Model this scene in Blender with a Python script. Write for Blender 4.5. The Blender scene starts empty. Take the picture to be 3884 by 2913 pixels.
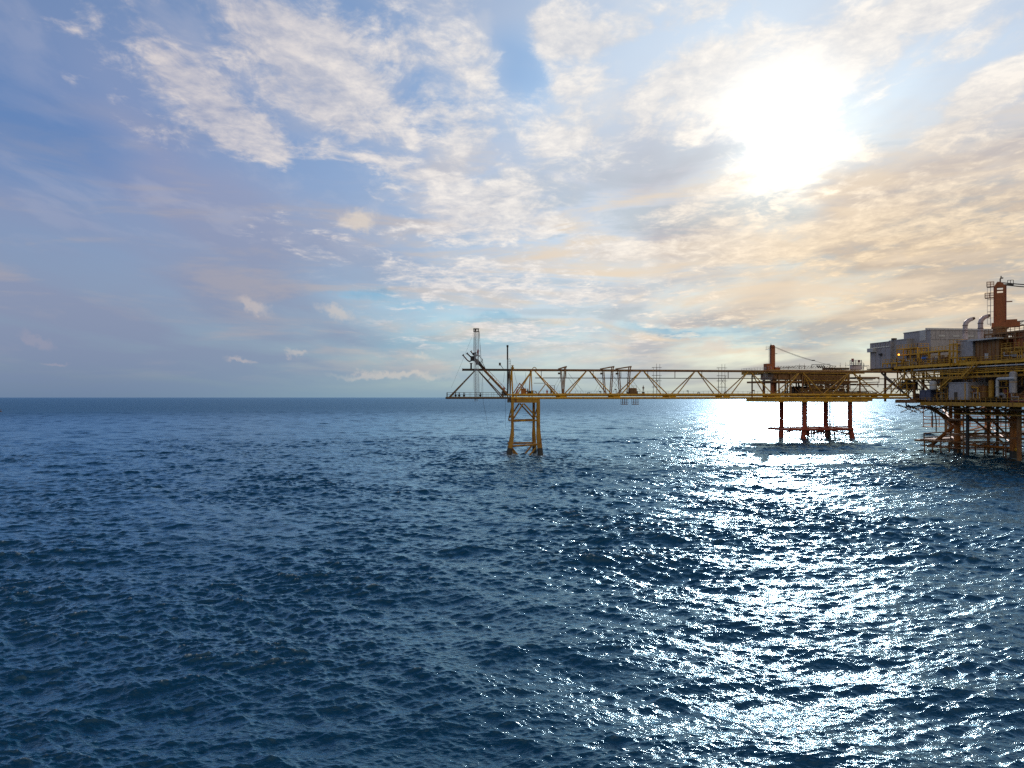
import bpy, bmesh, math, random
import numpy as np
from mathutils import Vector, Matrix, Quaternion
R = math.radians
scene = bpy.context.scene
COL = scene.collection

# ------------------------------------------------------------------ camera
EYE = 15.7                     # metres above the sea
F = 2825.0                     # focal length in photograph pixels (3884 wide)
HOR = 1507.0                   # photograph row of the horizon
cam_d = bpy.data.cameras.new("camera")
cam = bpy.data.objects.new("camera", cam_d)
COL.objects.link(cam)
cam.location = (0, 0, EYE)
cam.rotation_euler = (R(90), 0, 0)
cam_d.sensor_width = 36.0
cam_d.lens = 36.0 * F / 3884.0
cam_d.shift_y = (HOR - 1456.5) / 3884.0
cam_d.clip_start = 0.3
cam_d.clip_end = 120000.0
scene.camera = cam
scene.render.resolution_x, scene.render.resolution_y = 1024, 768
scene.view_settings.view_transform = 'Standard'
scene.view_settings.look = 'None'
scene.view_settings.exposure = 0.02
scene.view_settings.gamma = 1.0
scene.cycles.max_bounces = 5
scene.cycles.diffuse_bounces = 3
scene.cycles.glossy_bounces = 3
scene.cycles.sample_clamp_indirect = 4.0
scene.cycles.sample_clamp_direct = 60.0
scene.cycles.caustics_reflective = False
scene.cycles.use_denoising = False

# ------------------------------------------------------------------ sun and sky
SUN_AZ = math.atan((2990 - 1942) / F)
SUN_EL = math.atan((HOR - 525) / F * math.cos(SUN_AZ))
sd = Vector((math.sin(SUN_AZ) * math.cos(SUN_EL), math.cos(SUN_AZ) * math.cos(SUN_EL), math.sin(SUN_EL)))
sun_d = bpy.data.lights.new("sun", 'SUN')
sun = bpy.data.objects.new("sun", sun_d)
COL.objects.link(sun)
sun_d.energy = 2.4
sun_d.angle = R(0.53)
sun_d.color = (1.0, 0.86, 0.80)
sun.rotation_euler = (-sd).to_track_quat('-Z', 'Y').to_euler()
sun.location = sd * 500

world = bpy.data.worlds.new("World")
scene.world = world
world.use_nodes = True
wn = world.node_tree
for n in list(wn.nodes): wn.nodes.remove(n)

class X:
    """A scalar socket with arithmetic, so that the sky can be written as formulas."""
    nt = wn
    def __init__(s, v): s.v = v
    @staticmethod
    def m(op, *a, clamp=False):
        n = X.nt.nodes.new('ShaderNodeMath'); n.operation = op; n.use_clamp = clamp
        for i, q in enumerate(a):
            q = q.v if isinstance(q, X) else q
            if isinstance(q, (int, float)): n.inputs[i].default_value = q
            else: X.nt.links.new(q, n.inputs[i])
        return X(n.outputs[0])
    def __add__(s, o): return X.m('ADD', s, o)
    __radd__ = __add__
    def __sub__(s, o): return X.m('SUBTRACT', s, o)
    def __rsub__(s, o): return X.m('SUBTRACT', o, s)
    def __mul__(s, o): return X.m('MULTIPLY', s, o)
    __rmul__ = __mul__
    def __truediv__(s, o): return X.m('DIVIDE', s, o)
    def __rtruediv__(s, o): return X.m('DIVIDE', o, s)
def sstep(x, a, b, lo=0.0, hi=1.0):
    n = X.nt.nodes.new('ShaderNodeMapRange'); n.interpolation_type = 'SMOOTHSTEP'
    X.nt.links.new(x.v, n.inputs[0])
    for i, q in zip((1, 2, 3, 4), (a, b, lo, hi)): n.inputs[i].default_value = q
    return X(n.outputs[0])
def xexp(x): return X.m('EXPONENT', x)
def clamp01(x): return X.m('ADD', x, 0.0, clamp=True)
def vcomb(x, y, z):
    n = X.nt.nodes.new('ShaderNodeCombineXYZ')
    for i, q in enumerate((x, y, z)):
        q = q.v if isinstance(q, X) else q
        if isinstance(q, (int, float)): n.inputs[i].default_value = q
        else: X.nt.links.new(q, n.inputs[i])
    return n.outputs[0]
def noise(vec, scale, detail=4, rough=0.55, dist=0.0, color=False, lac=2.0):
    n = X.nt.nodes.new('ShaderNodeTexNoise'); n.noise_dimensions = '3D'
    X.nt.links.new(vec, n.inputs['Vector'])
    n.inputs['Scale'].default_value = scale; n.inputs['Detail'].default_value = detail
    n.inputs['Roughness'].default_value = rough; n.inputs['Distortion'].default_value = dist
    n.inputs['Lacunarity'].default_value = lac
    return n.outputs['Color'] if color else X(n.outputs['Fac'])
def mixc(f, a, b, mode='MIX'):
    n = X.nt.nodes.new('ShaderNodeMix'); n.data_type = 'RGBA'; n.blend_type = mode; n.clamp_factor = True
    for i, q in ((0, f), (6, a), (7, b)):
        q = q.v if isinstance(q, X) else q
        if isinstance(q, (int, float)): n.inputs[i].default_value = q
        elif isinstance(q, tuple): n.inputs[i].default_value = (*q, 1)
        else: X.nt.links.new(q, n.inputs[i])
    return n.outputs[2]
def vscale(c, s):
    n = X.nt.nodes.new('ShaderNodeVectorMath'); n.operation = 'SCALE'
    X.nt.links.new(c, n.inputs[0])
    if isinstance(s, X): X.nt.links.new(s.v, n.inputs['Scale'])
    else: n.inputs['Scale'].default_value = s
    return n.outputs[0]
def vop(op, a, b):
    n = X.nt.nodes.new('ShaderNodeVectorMath'); n.operation = op
    for i, q in enumerate((a, b)):
        if isinstance(q, tuple): n.inputs[i].default_value = q
        else: X.nt.links.new(q, n.inputs[i])
    return n
def lin(r, g, b):
    return tuple(((c / 255) / 12.92 if c / 255 <= 0.04045 else ((c / 255 + 0.055) / 1.055) ** 2.4) for c in (r, g, b))
def S10(*c): return tuple(10 * q for q in lin(*c))     # display colour -> sky radiance at background strength 0.1

tc = wn.nodes.new('ShaderNodeTexCoord')
DIR = tc.outputs['Generated']
sep = wn.nodes.new('ShaderNodeSeparateXYZ'); wn.links.new(DIR, sep.inputs[0])
dx, dy, dz = (X(o) for o in sep.outputs)
AZ = X.m('ARCTAN2', dx, dy) * (180 / math.pi)
EL = X.m('ARCSINE', dz) * (180 / math.pi)
ELp = X.m('MAXIMUM', EL, 0.0)
zp = X.m('MAXIMUM', dz, 0.0)
th = X.m('ARCCOSINE', X(vop('DOT_PRODUCT', DIR, tuple(sd)).outputs['Value'])) * (180 / math.pi)   # degrees from the sun
inv = 1.0 / (zp + 0.075)
PL = vcomb(dx * inv, dy * inv * 0.62, 0.0)               # cloud layer seen from below, streaks run away from the viewer
PL2 = vcomb(dx * inv, dy * inv * 0.9, 3.7)
AE = vcomb(AZ, EL, 0.0)
wob = noise(PL2, 1.6, 3, 0.6, color=True)
wob2 = vop('SUBTRACT', wob, (0.5, 0.5, 0.5)).outputs[0]
AEw = vop('ADD', AE, vop('MULTIPLY', wob2, (9.0, 5.0, 0.0)).outputs[0]).outputs[0]

def sky_deg(x, y):             # place in the 2212-wide photograph -> azimuth, elevation in degrees
    x, y = x * 3884 / 2212, y * 3884 / 2212
    a = math.atan((x - 1942) / F)
    return math.degrees(a), math.degrees(math.atan((HOR - y) / F * math.cos(a)))
def blob(x, y, rx, ry, rot, amp, vec=None, p0=1.5, p1=0.15):
    a, e = sky_deg(x, y)
    a2, e2 = sky_deg(x + rx, y); a3, e3 = sky_deg(x, y - ry)
    mp = wn.nodes.new('ShaderNodeMapping'); mp.vector_type = 'TEXTURE'
    wn.links.new(vec or AEw, mp.inputs[0])
    mp.inputs['Location'].default_value = (a, e, 0)
    mp.inputs['Rotation'].default_value = (0, 0, R(-rot))
    mp.inputs['Scale'].default_value = (max(a2 - a, 0.2), max(e3 - e, 0.15), 1)
    L = X(vop('LENGTH', mp.outputs[0], (0, 0, 0)).outputs['Value'])
    return sstep(L, p0, p1, 0.0, amp)

POS = [ (800,160,330,150,20,.10), (1500,300,260,120,-20,.08), (1950,360,300,50,-15,.12), (980,200,150,90,25,.10), (1180,60,200,60,0,.12),  # x, y, rx, ry, tilt (down to the right positive), amount
 (440,215,190,80,38,.36), (560,290,70,45,35,.12),  (720,170,230,110,25,.20), (620,70,220,70,20,.14), (810,60,120,60,0,.10),
 (1000,110,120,60,0,.15), (1230,160,110,190,-8,.26), (1420,40,300,45,-5,.22), (1460,205,200,75,-16,.38),
 (1680,285,150,190,0,.24), (1900,80,330,85,-22,.38), (2100,215,200,60,-28,.46), (2150,60,150,45,-20,.18),
 (1060,450,200,60,8,.30), (850,370,190,36,14,.24), (1060,310,80,55,-25,.24), (1300,545,130,32,3,.26),
 (1620,520,330,45,-4,.26), (1900,470,300,50,-10,.30), (2090,500,180,45,-8,.26), (1480,440,130,25,-10,.20), (950,600,240,42,7,.26),
 (1300,640,240,22,2,.20), (1180,370,90,40,-20,.12), (1600,690,350,14,2,.10), (1230,740,230,22,6,.20),
]
PUFF = [(775,475,42,27,0,1.0), (545,660,46,15,22,.9), (725,675,42,15,15,.7), (1545,748,40,15,0,.9), (640,762,26,7,8,.6),
 (522,779,36,7,5,.7), (120,785,34,6,5,.55), (85,733,40,12,20,.45), (912,770,18,7,0,.5), (850,812,130,9,0,.6), (1330,752,40,10,8,.45)]
NEG = [(150,520,420,190,0,.30),(80,420,250,120,0,.2),(1080,688,140,16,3,.3),(1490,715,200,16,2,.35),(70,200,170,100,18,.60), (1112,130,46,95,-6,.34), (1150,260,40,60,0,.16), (650,250,60,25,25,.10), (600,400,260,60,4,.30), (1950,250,130,42,-20,.22),
 (1430,395,120,50,-10,.30), (250,560,320,110,0,.20), (820,240,50,25,0,.10), (1560,60,60,35,-20,.1)]
BLUE = [(1065,690,130,14,3,.75), (1490,715,200,14,2,.75), (800,637,65,13,5,.75), (10,230,260,150,16,.5), (1000,740,220,20,0,.45), (900,655,120,14,4,.45), (620,330,280,110,14,.34),
 (1112,140,60,100,-6,.5), (800,130,260,130,12,.42), (980,250,120,60,5,.55), (1640,735,180,14,0,.35), (2000,745,140,10,0,.4)]
def after(vec, acc):           # same vector, but worked out only once acc is known: keeps the shader's memory small
    return vscale(vec, X.m('MULTIPLY_ADD', acc, 1e-9, 1.0))
acc = X(AZ.v) * 1e-9
for b in POS: acc = acc + blob(*b, vec=after(AEw, acc))
for b in NEG: acc = acc - blob(*b, vec=after(AEw, acc))
blue = None
AEm = vop('ADD', AE, vop('MULTIPLY', vop('SUBTRACT', noise(AE, 0.35, 5, 0.6, color=True), (0.5, 0.5, 0.5)).outputs[0], (8.0, 2.2, 0.0)).outputs[0]).outputs[0]
for b in BLUE:
    q = blob(*b, vec=after(AEw if b[3] > 40 else AEm, acc if blue is None else blue))
    blue = q if blue is None else X.m('MAXIMUM', blue, q)
n_big = noise(PL, 1.9, 3, 0.5)
n_med = noise(PL, 5.6, 7, 0.62, 0.6)
n_fine = noise(PL2, 15.0, 5, 0.66, 0.3)
n_lace = noise(PL2, 9.0, 3, 0.5, 0.8)
body = n_big * 0.30 + n_med * 0.42 + n_fine * 0.15 + n_lace * 0.17          # about 0.5
lowfade = sstep(EL, 1.5, 6.0)
cov = (acc - 0.08 - sstep(EL, 29.0, 38.0) * 0.34 + sstep(dy, 0.1, -0.4) * 0.42) * 0.85 + (body - 0.51) * 2.2  # last sky term: extra cloud cover added behind the viewer, lighting the structures
alto = sstep(cov, -0.08, 0.23) * lowfade * (1.0 - sstep(EL, 12.0, 8.0) * sstep(AZ, -6.0, -14.0))
puff = None
AEs = vop('ADD', AE, vop('MULTIPLY', vop('SUBTRACT', noise(AE, 0.9, 5, 0.6, color=True), (0.5, 0.5, 0.5)).outputs[0], (2.6, 1.8, 0.0)).outputs[0]).outputs[0]
for b in PUFF:
    q = blob(*b, vec=after(AEs, blue if puff is None else puff), p0=1.25, p1=0.3)
    puff = q if puff is None else X.m('MAXIMUM', puff, q)

warm = sstep(th, 50.0, 12.0)                                # 1 near the sun
warm2 = sstep(AZ, -12.0, 24.0)
glow = xexp(th * -0.155)                                    # wide aureole
core = xexp((th * th) * -0.062)                             # veiled sun behind thin cloud
# clear sky
nis = wn.nodes.new('ShaderNodeTexSky'); nis.sky_type = 'NISHITA'
nis.sun_disc = False; nis.sun_elevation = SUN_EL; nis.sun_rotation = SUN_AZ
nis.altitude = 0; nis.air_density = 1.0; nis.dust_density = 1.2; nis.ozone_density = 2.0
clear = mixc(1.0, nis.outputs[0], (0.58, 0.84, 1.08), 'MULTIPLY')
# thin high veil
veil_c = mixc(warm, S10(134, 148, 186), S10(190, 193, 206))
tan = sstep(EL, 22.0, 9.0) * sstep(AZ, 2.0, 26.0)
veil_c = mixc(sstep(dy, 0.1, -0.5), veil_c, (4.4, 4.1, 3.8))  # warm pale veil added behind the viewer to lift the backlit steel
veil_c = mixc(tan * 0.9, veil_c, S10(206, 186, 163))
veil_c = mixc(sstep(EL, 18.0, 5.0) * sstep(AZ, 4.0, -18.0) * 0.9, veil_c, S10(142, 152, 178))
veil_n = noise(vcomb(dx * inv, dy * inv * 0.45, 9.0), 1.1, 5, 0.5, 0.2)
veil_a = clamp01(0.50 + sstep(EL, 24.0, 12.0) * 0.16 + (veil_n - 0.5) * 1.1 + sstep(AZ, -8.0, 24.0) * 0.3 - blue * 0.62 - sstep(EL, 27.0, 40.0) * 0.95 * sstep(dy, -0.1, 0.3))
veil_a = clamp01(veil_a + sstep(AZ, -6.0, -22.0) * sstep(EL, 26.0, 17.0) * 0.3 * sstep(dy, 0.0, 0.3))
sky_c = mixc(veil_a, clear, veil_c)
vm = noise(vcomb(dx * inv, dy * inv * 0.5, 21.0), 4.2, 5, 0.55, 0.3)
sky_c = mixc(sstep(vm, 0.48, 0.66) * sstep(EL, 8.0, 14.0) * 0.26, sky_c, mixc(warm, S10(184, 184, 200), S10(236, 230, 222)))
# horizon air
hz_c = mixc(sstep(AZ, -32.0, -4.0), S10(108, 130, 158), S10(134, 164, 180))
hz_c = mixc(sstep(AZ, -2.0, 24.0), hz_c, S10(192, 196, 186))
hz = xexp(ELp * -0.26)
sky_c = mixc(hz * 0.92, sky_c, hz_c)
blue_c = mixc(sstep(AZ, -32.0, -14.0), S10(62, 116, 178), S10(100, 142, 196))
blue_c = mixc(sstep(EL, 12.0, 7.0), blue_c, S10(106, 156, 190))
# clouds
tex = clamp01((n_med * 0.6 + n_fine * 0.5 - 0.38) * 3.2)
c_lo = mixc(warm, S10(152, 158, 184), S10(204, 202, 204))
c_hi = mixc(warm, S10(214, 206, 206), S10(252, 246, 238))
c_lo = mixc(tan, c_lo, S10(196, 176, 152)); c_hi = mixc(tan, c_hi, S10(254, 230, 196))
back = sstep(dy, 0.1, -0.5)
c_hi = mixc(back, c_hi, (10.0, 8.8, 7.4)); c_lo = mixc(back, c_lo, (4.4, 4.1, 3.8))  # bright warm clouds added out of view to light the structures' near sides
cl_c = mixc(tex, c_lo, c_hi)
st = noise(vcomb(AZ * 0.075, EL * 0.42, 2.0), 1.0, 7, 0.6, 0.5)
st_c = mixc(sstep(AZ, -22.0, 8.0), S10(172, 166, 172), S10(236, 216, 190))
st_d = mixc(sstep(AZ, -22.0, 8.0), S10(122, 136, 160), S10(168, 182, 190))
band = sstep(EL, 22.0, 12.0) * sstep(EL, 0.6, 3.5)
sky_c = mixc(sstep(st, 0.50, 0.40) * band * sstep(AZ, -20.0, 8.0) * 0.4, sky_c, st_d)
sky_c = mixc(sstep(st, 0.46, 0.66) * band * (0.5 + sstep(AZ, -25.0, 5.0) * 0.35), sky_c, st_c)
sky_c = mixc(clamp01(blue * (1.1 - alto * 0.6) * (0.25 + veil_n * 1.0)), sky_c, blue_c)
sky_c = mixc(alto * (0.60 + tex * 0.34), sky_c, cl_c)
pf_c = mixc(sstep(AZ, -30.0, -8.0), S10(166, 160, 174), S10(224, 212, 198))
sky_c = mixc(puff * 0.75, sky_c, pf_c)
# light of the veiled sun, brighter through the cloud sheet
gl = glow * 0.9 * (0.3 + alto * 0.8) + core * 11.0 * (0.22 + alto * 0.8)
glv = vcomb(gl, gl * 0.92, gl * 0.74)
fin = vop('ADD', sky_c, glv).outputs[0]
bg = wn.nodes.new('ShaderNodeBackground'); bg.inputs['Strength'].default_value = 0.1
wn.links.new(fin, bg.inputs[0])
wo = wn.nodes.new('ShaderNodeOutputWorld'); wn.links.new(bg.outputs[0], wo.inputs[0])
world.cycles.sampling_method = 'MANUAL'; world.cycles.sample_map_resolution = 1024

# ------------------------------------------------------------------ helpers
def tag(o, label=None, cat=None, group=None, kind=None):
    if label: o["label"] = label
    if cat: o["category"] = cat
    if group: o["group"] = group
    if kind: o["kind"] = kind
    return o
MATS = {}
def mat(name):
    m = bpy.data.materials.new(name); m.use_nodes = True
    X.nt = m.node_tree
    b = m.node_tree.nodes['Principled BSDF']
    MATS[name] = m
    return m, b, m.node_tree

# ------------------------------------------------------------------ sea
FOAM_PTS = []          # where legs break the surface
def build_sea():
    rng = np.random.default_rng(11)
    r = [20.0]
    while r[-1] < 300: r.append(r[-1] * 1.0017)
    while r[-1] < 900: r.append(r[-1] * 1.003)
    while r[-1] < 60000: r.append(r[-1] * 1.03)
    r = np.array(r)
    a_d = np.linspace(R(-40), R(40), 1150)
    a_c = np.linspace(R(40), R(320), 72)[1:-1]
    a = np.concatenate([a_d, a_c])
    nr, na = len(r), len(a)
    RR, AA = np.meshgrid(r, a, indexing='ij')
    x0 = RR * np.sin(AA); y0 = RR * np.cos(AA)
    sp = np.where(RR < 300, RR * 0.0017, RR * 0.003)
    sp = np.where(RR > 900, RR * 0.03, sp)
    da = np.where(np.abs(AA) <= R(40.1), R(80) / 1150, R(4))
    sp = np.maximum(sp, RR * da)
    z = np.zeros_like(x0); ox = np.zeros_like(x0); oy = np.zeros_like(x0)
    # slow patches where the short waves are livelier
    gust = np.ones_like(x0)
    for k in range(10):
        L = rng.uniform(18, 90); t = rng.uniform(0, math.tau); ph = rng.uniform(0, math.tau)
        gust += 0.13 * np.sin((x0 * math.cos(t) + y0 * math.sin(t)) * math.tau / L + ph)
    gust = np.clip(gust, 0.75, 1.5)
    N = 175
    lam = np.exp(np.linspace(math.log(0.19), math.log(26.0), N)) * rng.uniform(0.93, 1.07, N)
    jac = np.zeros_like(x0)
    for L in lam:
        k = math.tau / L
        spread = 0.42 if L < 2 else 0.38
        th_ = R(-94) + (0.33 if rng.random() < .5 else -0.36) + rng.normal(0, spread)
        S = 0.064 if L < 0.8 else 0.064 * (0.8 / L) ** 0.5
        if L < 0.3: S *= 0.8
        A = S / k
        cx, cy = math.cos(th_), math.sin(th_)
        ph = rng.uniform(0, math.tau)
        fade = np.clip((L / sp - 2.0) / 1.6, 0, 1)
        arg = k * (x0 * cx + y0 * cy) + ph
        w = A * fade * (gust if L < 5 else 1.0)
        s_, c_ = np.sin(arg), np.cos(arg)
        z += w * c_
        ox -= 0.95 * w * cx * s_; oy -= 0.95 * w * cy * s_
        jac += 0.95 * w * k * c_
    zc = z
    foam = np.clip((jac - 0.88) * 4.0, 0, 1) * np.clip((z - 0.12) * 8, 0, 1)
    for (fx, fy, fr_) in FOAM_PTS:
        d = np.hypot(x0 - fx, (y0 - fy) * 0.6)
        foam = np.maximum(foam, np.clip(1.0 - (d - fr_) / 2.6, 0, 1) * 1.0)
    P = np.stack([x0 + ox, y0 + oy, zc], -1).reshape(-1, 3).astype(np.float32)
    # centre vertex closes the disc
    P = np.vstack([P, np.array([[0, 0, 0]], np.float32)])
    i = np.arange(nr - 1)[:, None]; j = np.arange(na)[None, :]
    j2 = (j + 1) % na
    quads = np.stack([i * na + j, i * na + j2, (i + 1) * na + j2, (i + 1) * na + j], -1).reshape(-1, 4)
    # (quads already face up)
    tri_j = np.arange(na)
    tris = np.stack([np.full(na, nr * na), tri_j, (tri_j + 1) % na], -1)[:, ::-1]
    me = bpy.data.meshes.new("water")
    nq, nt_ = len(quads), len(tris)
    me.vertices.add(len(P)); me.vertices.foreach_set("co", P.ravel())
    me.loops.add(nq * 4 + nt_ * 3)
    me.loops.foreach_set("vertex_index", np.concatenate([quads.ravel(), tris.ravel()]).astype(np.int32))
    me.polygons.add(nq + nt_)
    ls = np.concatenate([np.arange(nq) * 4, nq * 4 + np.arange(nt_) * 3]).astype(np.int32)
    me.polygons.foreach_set("loop_start", ls)
    me.update(calc_edges=True)
    me.polygons.foreach_set("use_smooth", np.ones(nq + nt_, bool))
    at = me.attributes.new("foam", 'FLOAT', 'POINT')
    at.data.foreach_set("value", np.concatenate([foam.ravel(), [0]]).astype(np.float32))
    o = bpy.data.objects.new("water", me); COL.objects.link(o)
    o["kind"] = "structure"
    m, b, nt = mat("sea_water")
    geo = nt.nodes.new('ShaderNodeNewGeometry')
    def nz(scale, det, sy, rough=0.6):
        mp = nt.nodes.new('ShaderNodeMapping'); nt.links.new(geo.outputs['Position'], mp.inputs[0])
        mp.inputs['Scale'].default_value = (1, sy, 0.2); mp.inputs['Rotation'].default_value = (0, 0, R(8))
        return noise(mp.outputs[0], scale, det, rough, 0.3)
    far = X(vop('LENGTH', geo.outputs['Position'], (0, 0, 0)).outputs['Value'])
    h = nz(4.0, 3, 2.2, 0.55) * 0.048 + nz(1.3, 3, 1.6) * 0.10 * sstep(far, 60.0, 220.0) + nz(0.22, 3, 1.8) * 0.6 * sstep(far, 400.0, 1200.0)
    bp = nt.nodes.new('ShaderNodeBump'); bp.inputs['Strength'].default_value = 1.0; bp.inputs['Distance'].default_value = 1.0
    nt.links.new(h.v, bp.inputs['Height'])
    nt.links.new(bp.outputs[0], b.inputs['Normal'])
    fa = nt.nodes.new('ShaderNodeAttribute'); fa.attribute_name = 'foam'
    fm = clamp01(X(fa.outputs['Fac']) * sstep(nz(7.0, 5, 1.0, 0.7), 0.40, 0.62))
    nt.nodes.remove(b)
    df = nt.nodes.new('ShaderNodeBsdfDiffuse'); gl_ = nt.nodes.new('ShaderNodeBsdfAnisotropic'); fr = nt.nodes.new('ShaderNodeFresnel'); mx = nt.nodes.new('ShaderNodeMixShader')
    nt.links.new(mixc(fm, (0.0001, 0.041, 0.086), (0.62, 0.74, 0.84)), df.inputs['Color'])
    gl_.distribution = 'GGX'; nt.links.new(mixc(sstep(far, 60.0, 800.0), (0.56, 0.84, 1.0), (0.48, 0.76, 1.0)), gl_.inputs['Color'])
    nt.links.new((fm * 0.5 + 0.115 + 0.225 * sstep(far, 60.0, 1100.0)).v, gl_.inputs['Roughness'])
    fr.inputs['IOR'].default_value = 1.37
    for n_ in (df, gl_, fr): nt.links.new(bp.outputs[0], n_.inputs['Normal'])
    nt.links.new(clamp01(X(fr.outputs[0]) * (1.85 - 1.27 * sstep(far, 80.0, 1000.0)) * (1.0 - fm)).v, mx.inputs[0])
    nt.links.new(df.outputs[0], mx.inputs[1]); nt.links.new(gl_.outputs[0], mx.inputs[2])
    nt.links.new(mx.outputs[0], nt.nodes['Material Output'].inputs[0])
    me.materials.append(m)

# ------------------------------------------------------------------ building kit
def V(*a): return Vector(a)
class MB:
    """Collects shapes in world coordinates; build() links them as one mesh under its parent."""
    def __init__(s): s.v = []; s.f = []
    def add(s, vs, fs):
        n = len(s.v); s.v += [Vector(q) for q in vs]; s.f += [tuple(n + i for i in f) for f in fs]; return s
    def box(s, c, size, rz=0.0, M=None):
        hx, hy, hz = size[0] / 2, size[1] / 2, size[2] / 2
        m = M or Matrix.Rotation(rz, 3, 'Z')
        vs = [Vector(c) + m @ V(x, y, z) for x in (-hx, hx) for y in (-hy, hy) for z in (-hz, hz)]
        return s.add(vs, [(0, 1, 3, 2), (4, 6, 7, 5), (0, 4, 5, 1), (2, 3, 7, 6), (0, 2, 6, 4), (1, 5, 7, 3)])
    def beam(s, p, q, w, h=None):
        h = h or w; p, q = Vector(p), Vector(q); d = q - p; L = d.length
        if L < 1e-6: return s
        z = d / L; up = V(0, 0, 1) if abs(z.z) < 0.99 else V(0, 1, 0)
        x = up.cross(z).normalized(); y = z.cross(x)
        m = Matrix((x, y, z)).transposed()
        return s.box((p + q) / 2, (w, h, L), M=m)
    def tube(s, p, q, r, r2=None, n=8, caps=True):
        r2 = r if r2 is None else r2; p, q = Vector(p), Vector(q); d = q - p
        if d.length < 1e-6: return s
        z = d.normalized(); up = V(0, 0, 1) if abs(z.z) < 0.99 else V(0, 1, 0)
        x = up.cross(z).normalized(); y = z.cross(x)
        vs = []
        for c, rr in ((p, r), (q, r2)):
            for i in range(n):
                a = math.tau * i / n; vs.append(c + (x * math.cos(a) + y * math.sin(a)) * rr)
        fs = [(i, (i + 1) % n, n + (i + 1) % n, n + i) for i in range(n)]
        if caps: fs += [tuple(range(n - 1, -1, -1)), tuple(range(n, 2 * n))]
        return s.add(vs, fs)
    def path(s, pts, r, n=8):
        pts = [Vector(p) for p in pts]
        rings = []
        up = V(0, 0, 1)
        for i, p in enumerate(pts):
            a = pts[max(i - 1, 0)]; b = pts[min(i + 1, len(pts) - 1)]
            d = (b - a).normalized()
            if i == 0 or abs(d.dot(px_)) > 0.99:
                u = V(0, 0, 1) if abs(d.z) < 0.9 else V(0.3, 1, 0)
                px_ = u.cross(d).normalized()
            px_ = (px_ - d * px_.dot(d)).normalized(); py_ = d.cross(px_)
            rr = r[i] if isinstance(r, (list, tuple)) else r
            rings.append([p + (px_ * math.cos(math.tau * k / n) + py_ * math.sin(math.tau * k / n)) * rr for k in range(n)])
        vs = [q for g in rings for q in g]; fs = []
        for j in range(len(rings) - 1):
            fs += [(j * n + k, j * n + (k + 1) % n, (j + 1) * n + (k + 1) % n, (j + 1) * n + k) for k in range(n)]
        fs += [tuple(range(n - 1, -1, -1)), tuple((len(rings) - 1) * n + k for k in range(n))]
        return s.add(vs, fs)
    def lathe(s, c, prof, n=16, M=None):
        M = M or Matrix.Identity(3); vs = []
        for r, z in prof:
            for i in range(n):
                a = math.tau * i / n; vs.append(Vector(c) + M @ V(r * math.cos(a), r * math.sin(a), z))
        m = len(prof)
        fs = [(j * n + i, j * n + (i + 1) % n, (j + 1) * n + (i + 1) % n, (j + 1) * n + i) for j in range(m - 1) for i in range(n)]
        fs += [tuple(range(n - 1, -1, -1)), tuple((m - 1) * n + i for i in range(n))]
        return s.add(vs, fs)
    def slab(s, poly, z0, z1):
        n = len(poly); vs = [V(x, y, z0) for x, y in poly] + [V(x, y, z1) for x, y in poly]
        return s.add(vs, [(i, (i + 1) % n, n + (i + 1) % n, n + i) for i in range(n)] + [tuple(range(n - 1, -1, -1)), tuple(range(n, 2 * n))])
    def build(s, name, m, parent=None, label=None):
        o0 = ORG.get(parent.name, V(0, 0, 0)) if parent else V(0, 0, 0)
        me = bpy.data.meshes.new(name)
        me.from_pydata([tuple(q - o0) for q in s.v], [], s.f)
        bm = bmesh.new(); bm.from_mesh(me); bmesh.ops.recalc_face_normals(bm, faces=bm.faces); bm.to_mesh(me); bm.free()
        me.materials.append(m)
        o = bpy.data.objects.new(name, me); COL.objects.link(o)
        if parent: o.parent = parent
        ORG[o.name] = o0
        if label: o["label"] = label
        return o
ORG = {}
def thing(name, label, cat, base, group=None):
    o = bpy.data.objects.new(name, None); COL.objects.link(o)
    o.location = base; o.empty_display_size = 0.5
    ORG[o.name] = Vector(base)
    tag(o, label, cat, group)
    return o
def single(name, label, cat, mb, m, group=None):
    """a thing that is one mesh, its origin at its base"""
    xs = [q.x for q in mb.v]; ys = [q.y for q in mb.v]; zs = [q.z for q in mb.v]
    base = V((min(xs) + max(xs)) / 2, (min(ys) + max(ys)) / 2, min(zs))
    mb.v = [q - base for q in mb.v]
    o = mb.build(name, m); o.location = base
    return tag(o, label, cat, group)
def copy_tree(o, parent=None):
    c = o.copy(); COL.objects.link(c); c.parent = parent
    for ch in list(o.children): copy_tree(ch, c)
    return c
def dup(o, delta, label, rz=0.0, scale=None):
    c = copy_tree(o); c.location = o.location + Vector(delta); c["label"] = label
    if rz: c.rotation_euler.z = o.rotation_euler.z + rz
    if scale: c.scale = (scale, scale, scale)
    return c

def paint(name, col, rust=0.25, rough=0.55, metal=0.0, scale=0.9, rustc=(0.16, 0.055, 0.02), streak=True):
    """weathered paint: patches of wear and run-down stains that belong to the surface"""
    m, b, nt = mat(name)
    geo = nt.nodes.new('ShaderNodeNewGeometry')
    mp = nt.nodes.new('ShaderNodeMapping'); nt.links.new(geo.outputs['Position'], mp.inputs[0])
    mp.inputs['Scale'].default_value = (1, 1, 0.28 if streak else 1)
    a = noise(mp.outputs[0], scale, 6, 0.65, 0.3); c = noise(mp.outputs[0], scale * 5, 4, 0.6)
    f = sstep(a * 0.6 + c * 0.4, 0.62 - rust * 0.35, 0.72 - rust * 0.2)
    d = tuple(q * 0.62 for q in col)
    base = mixc(sstep(c, 0.3, 0.7), d, col)
    nt.links.new(mixc(f * min(1.0, rust * 2.4), base, rustc), b.inputs['Base Color'])
    nt.links.new((f * 0.3 + rough).v, b.inputs['Roughness'])
    b.inputs['Metallic'].default_value = metal
    return m
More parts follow.
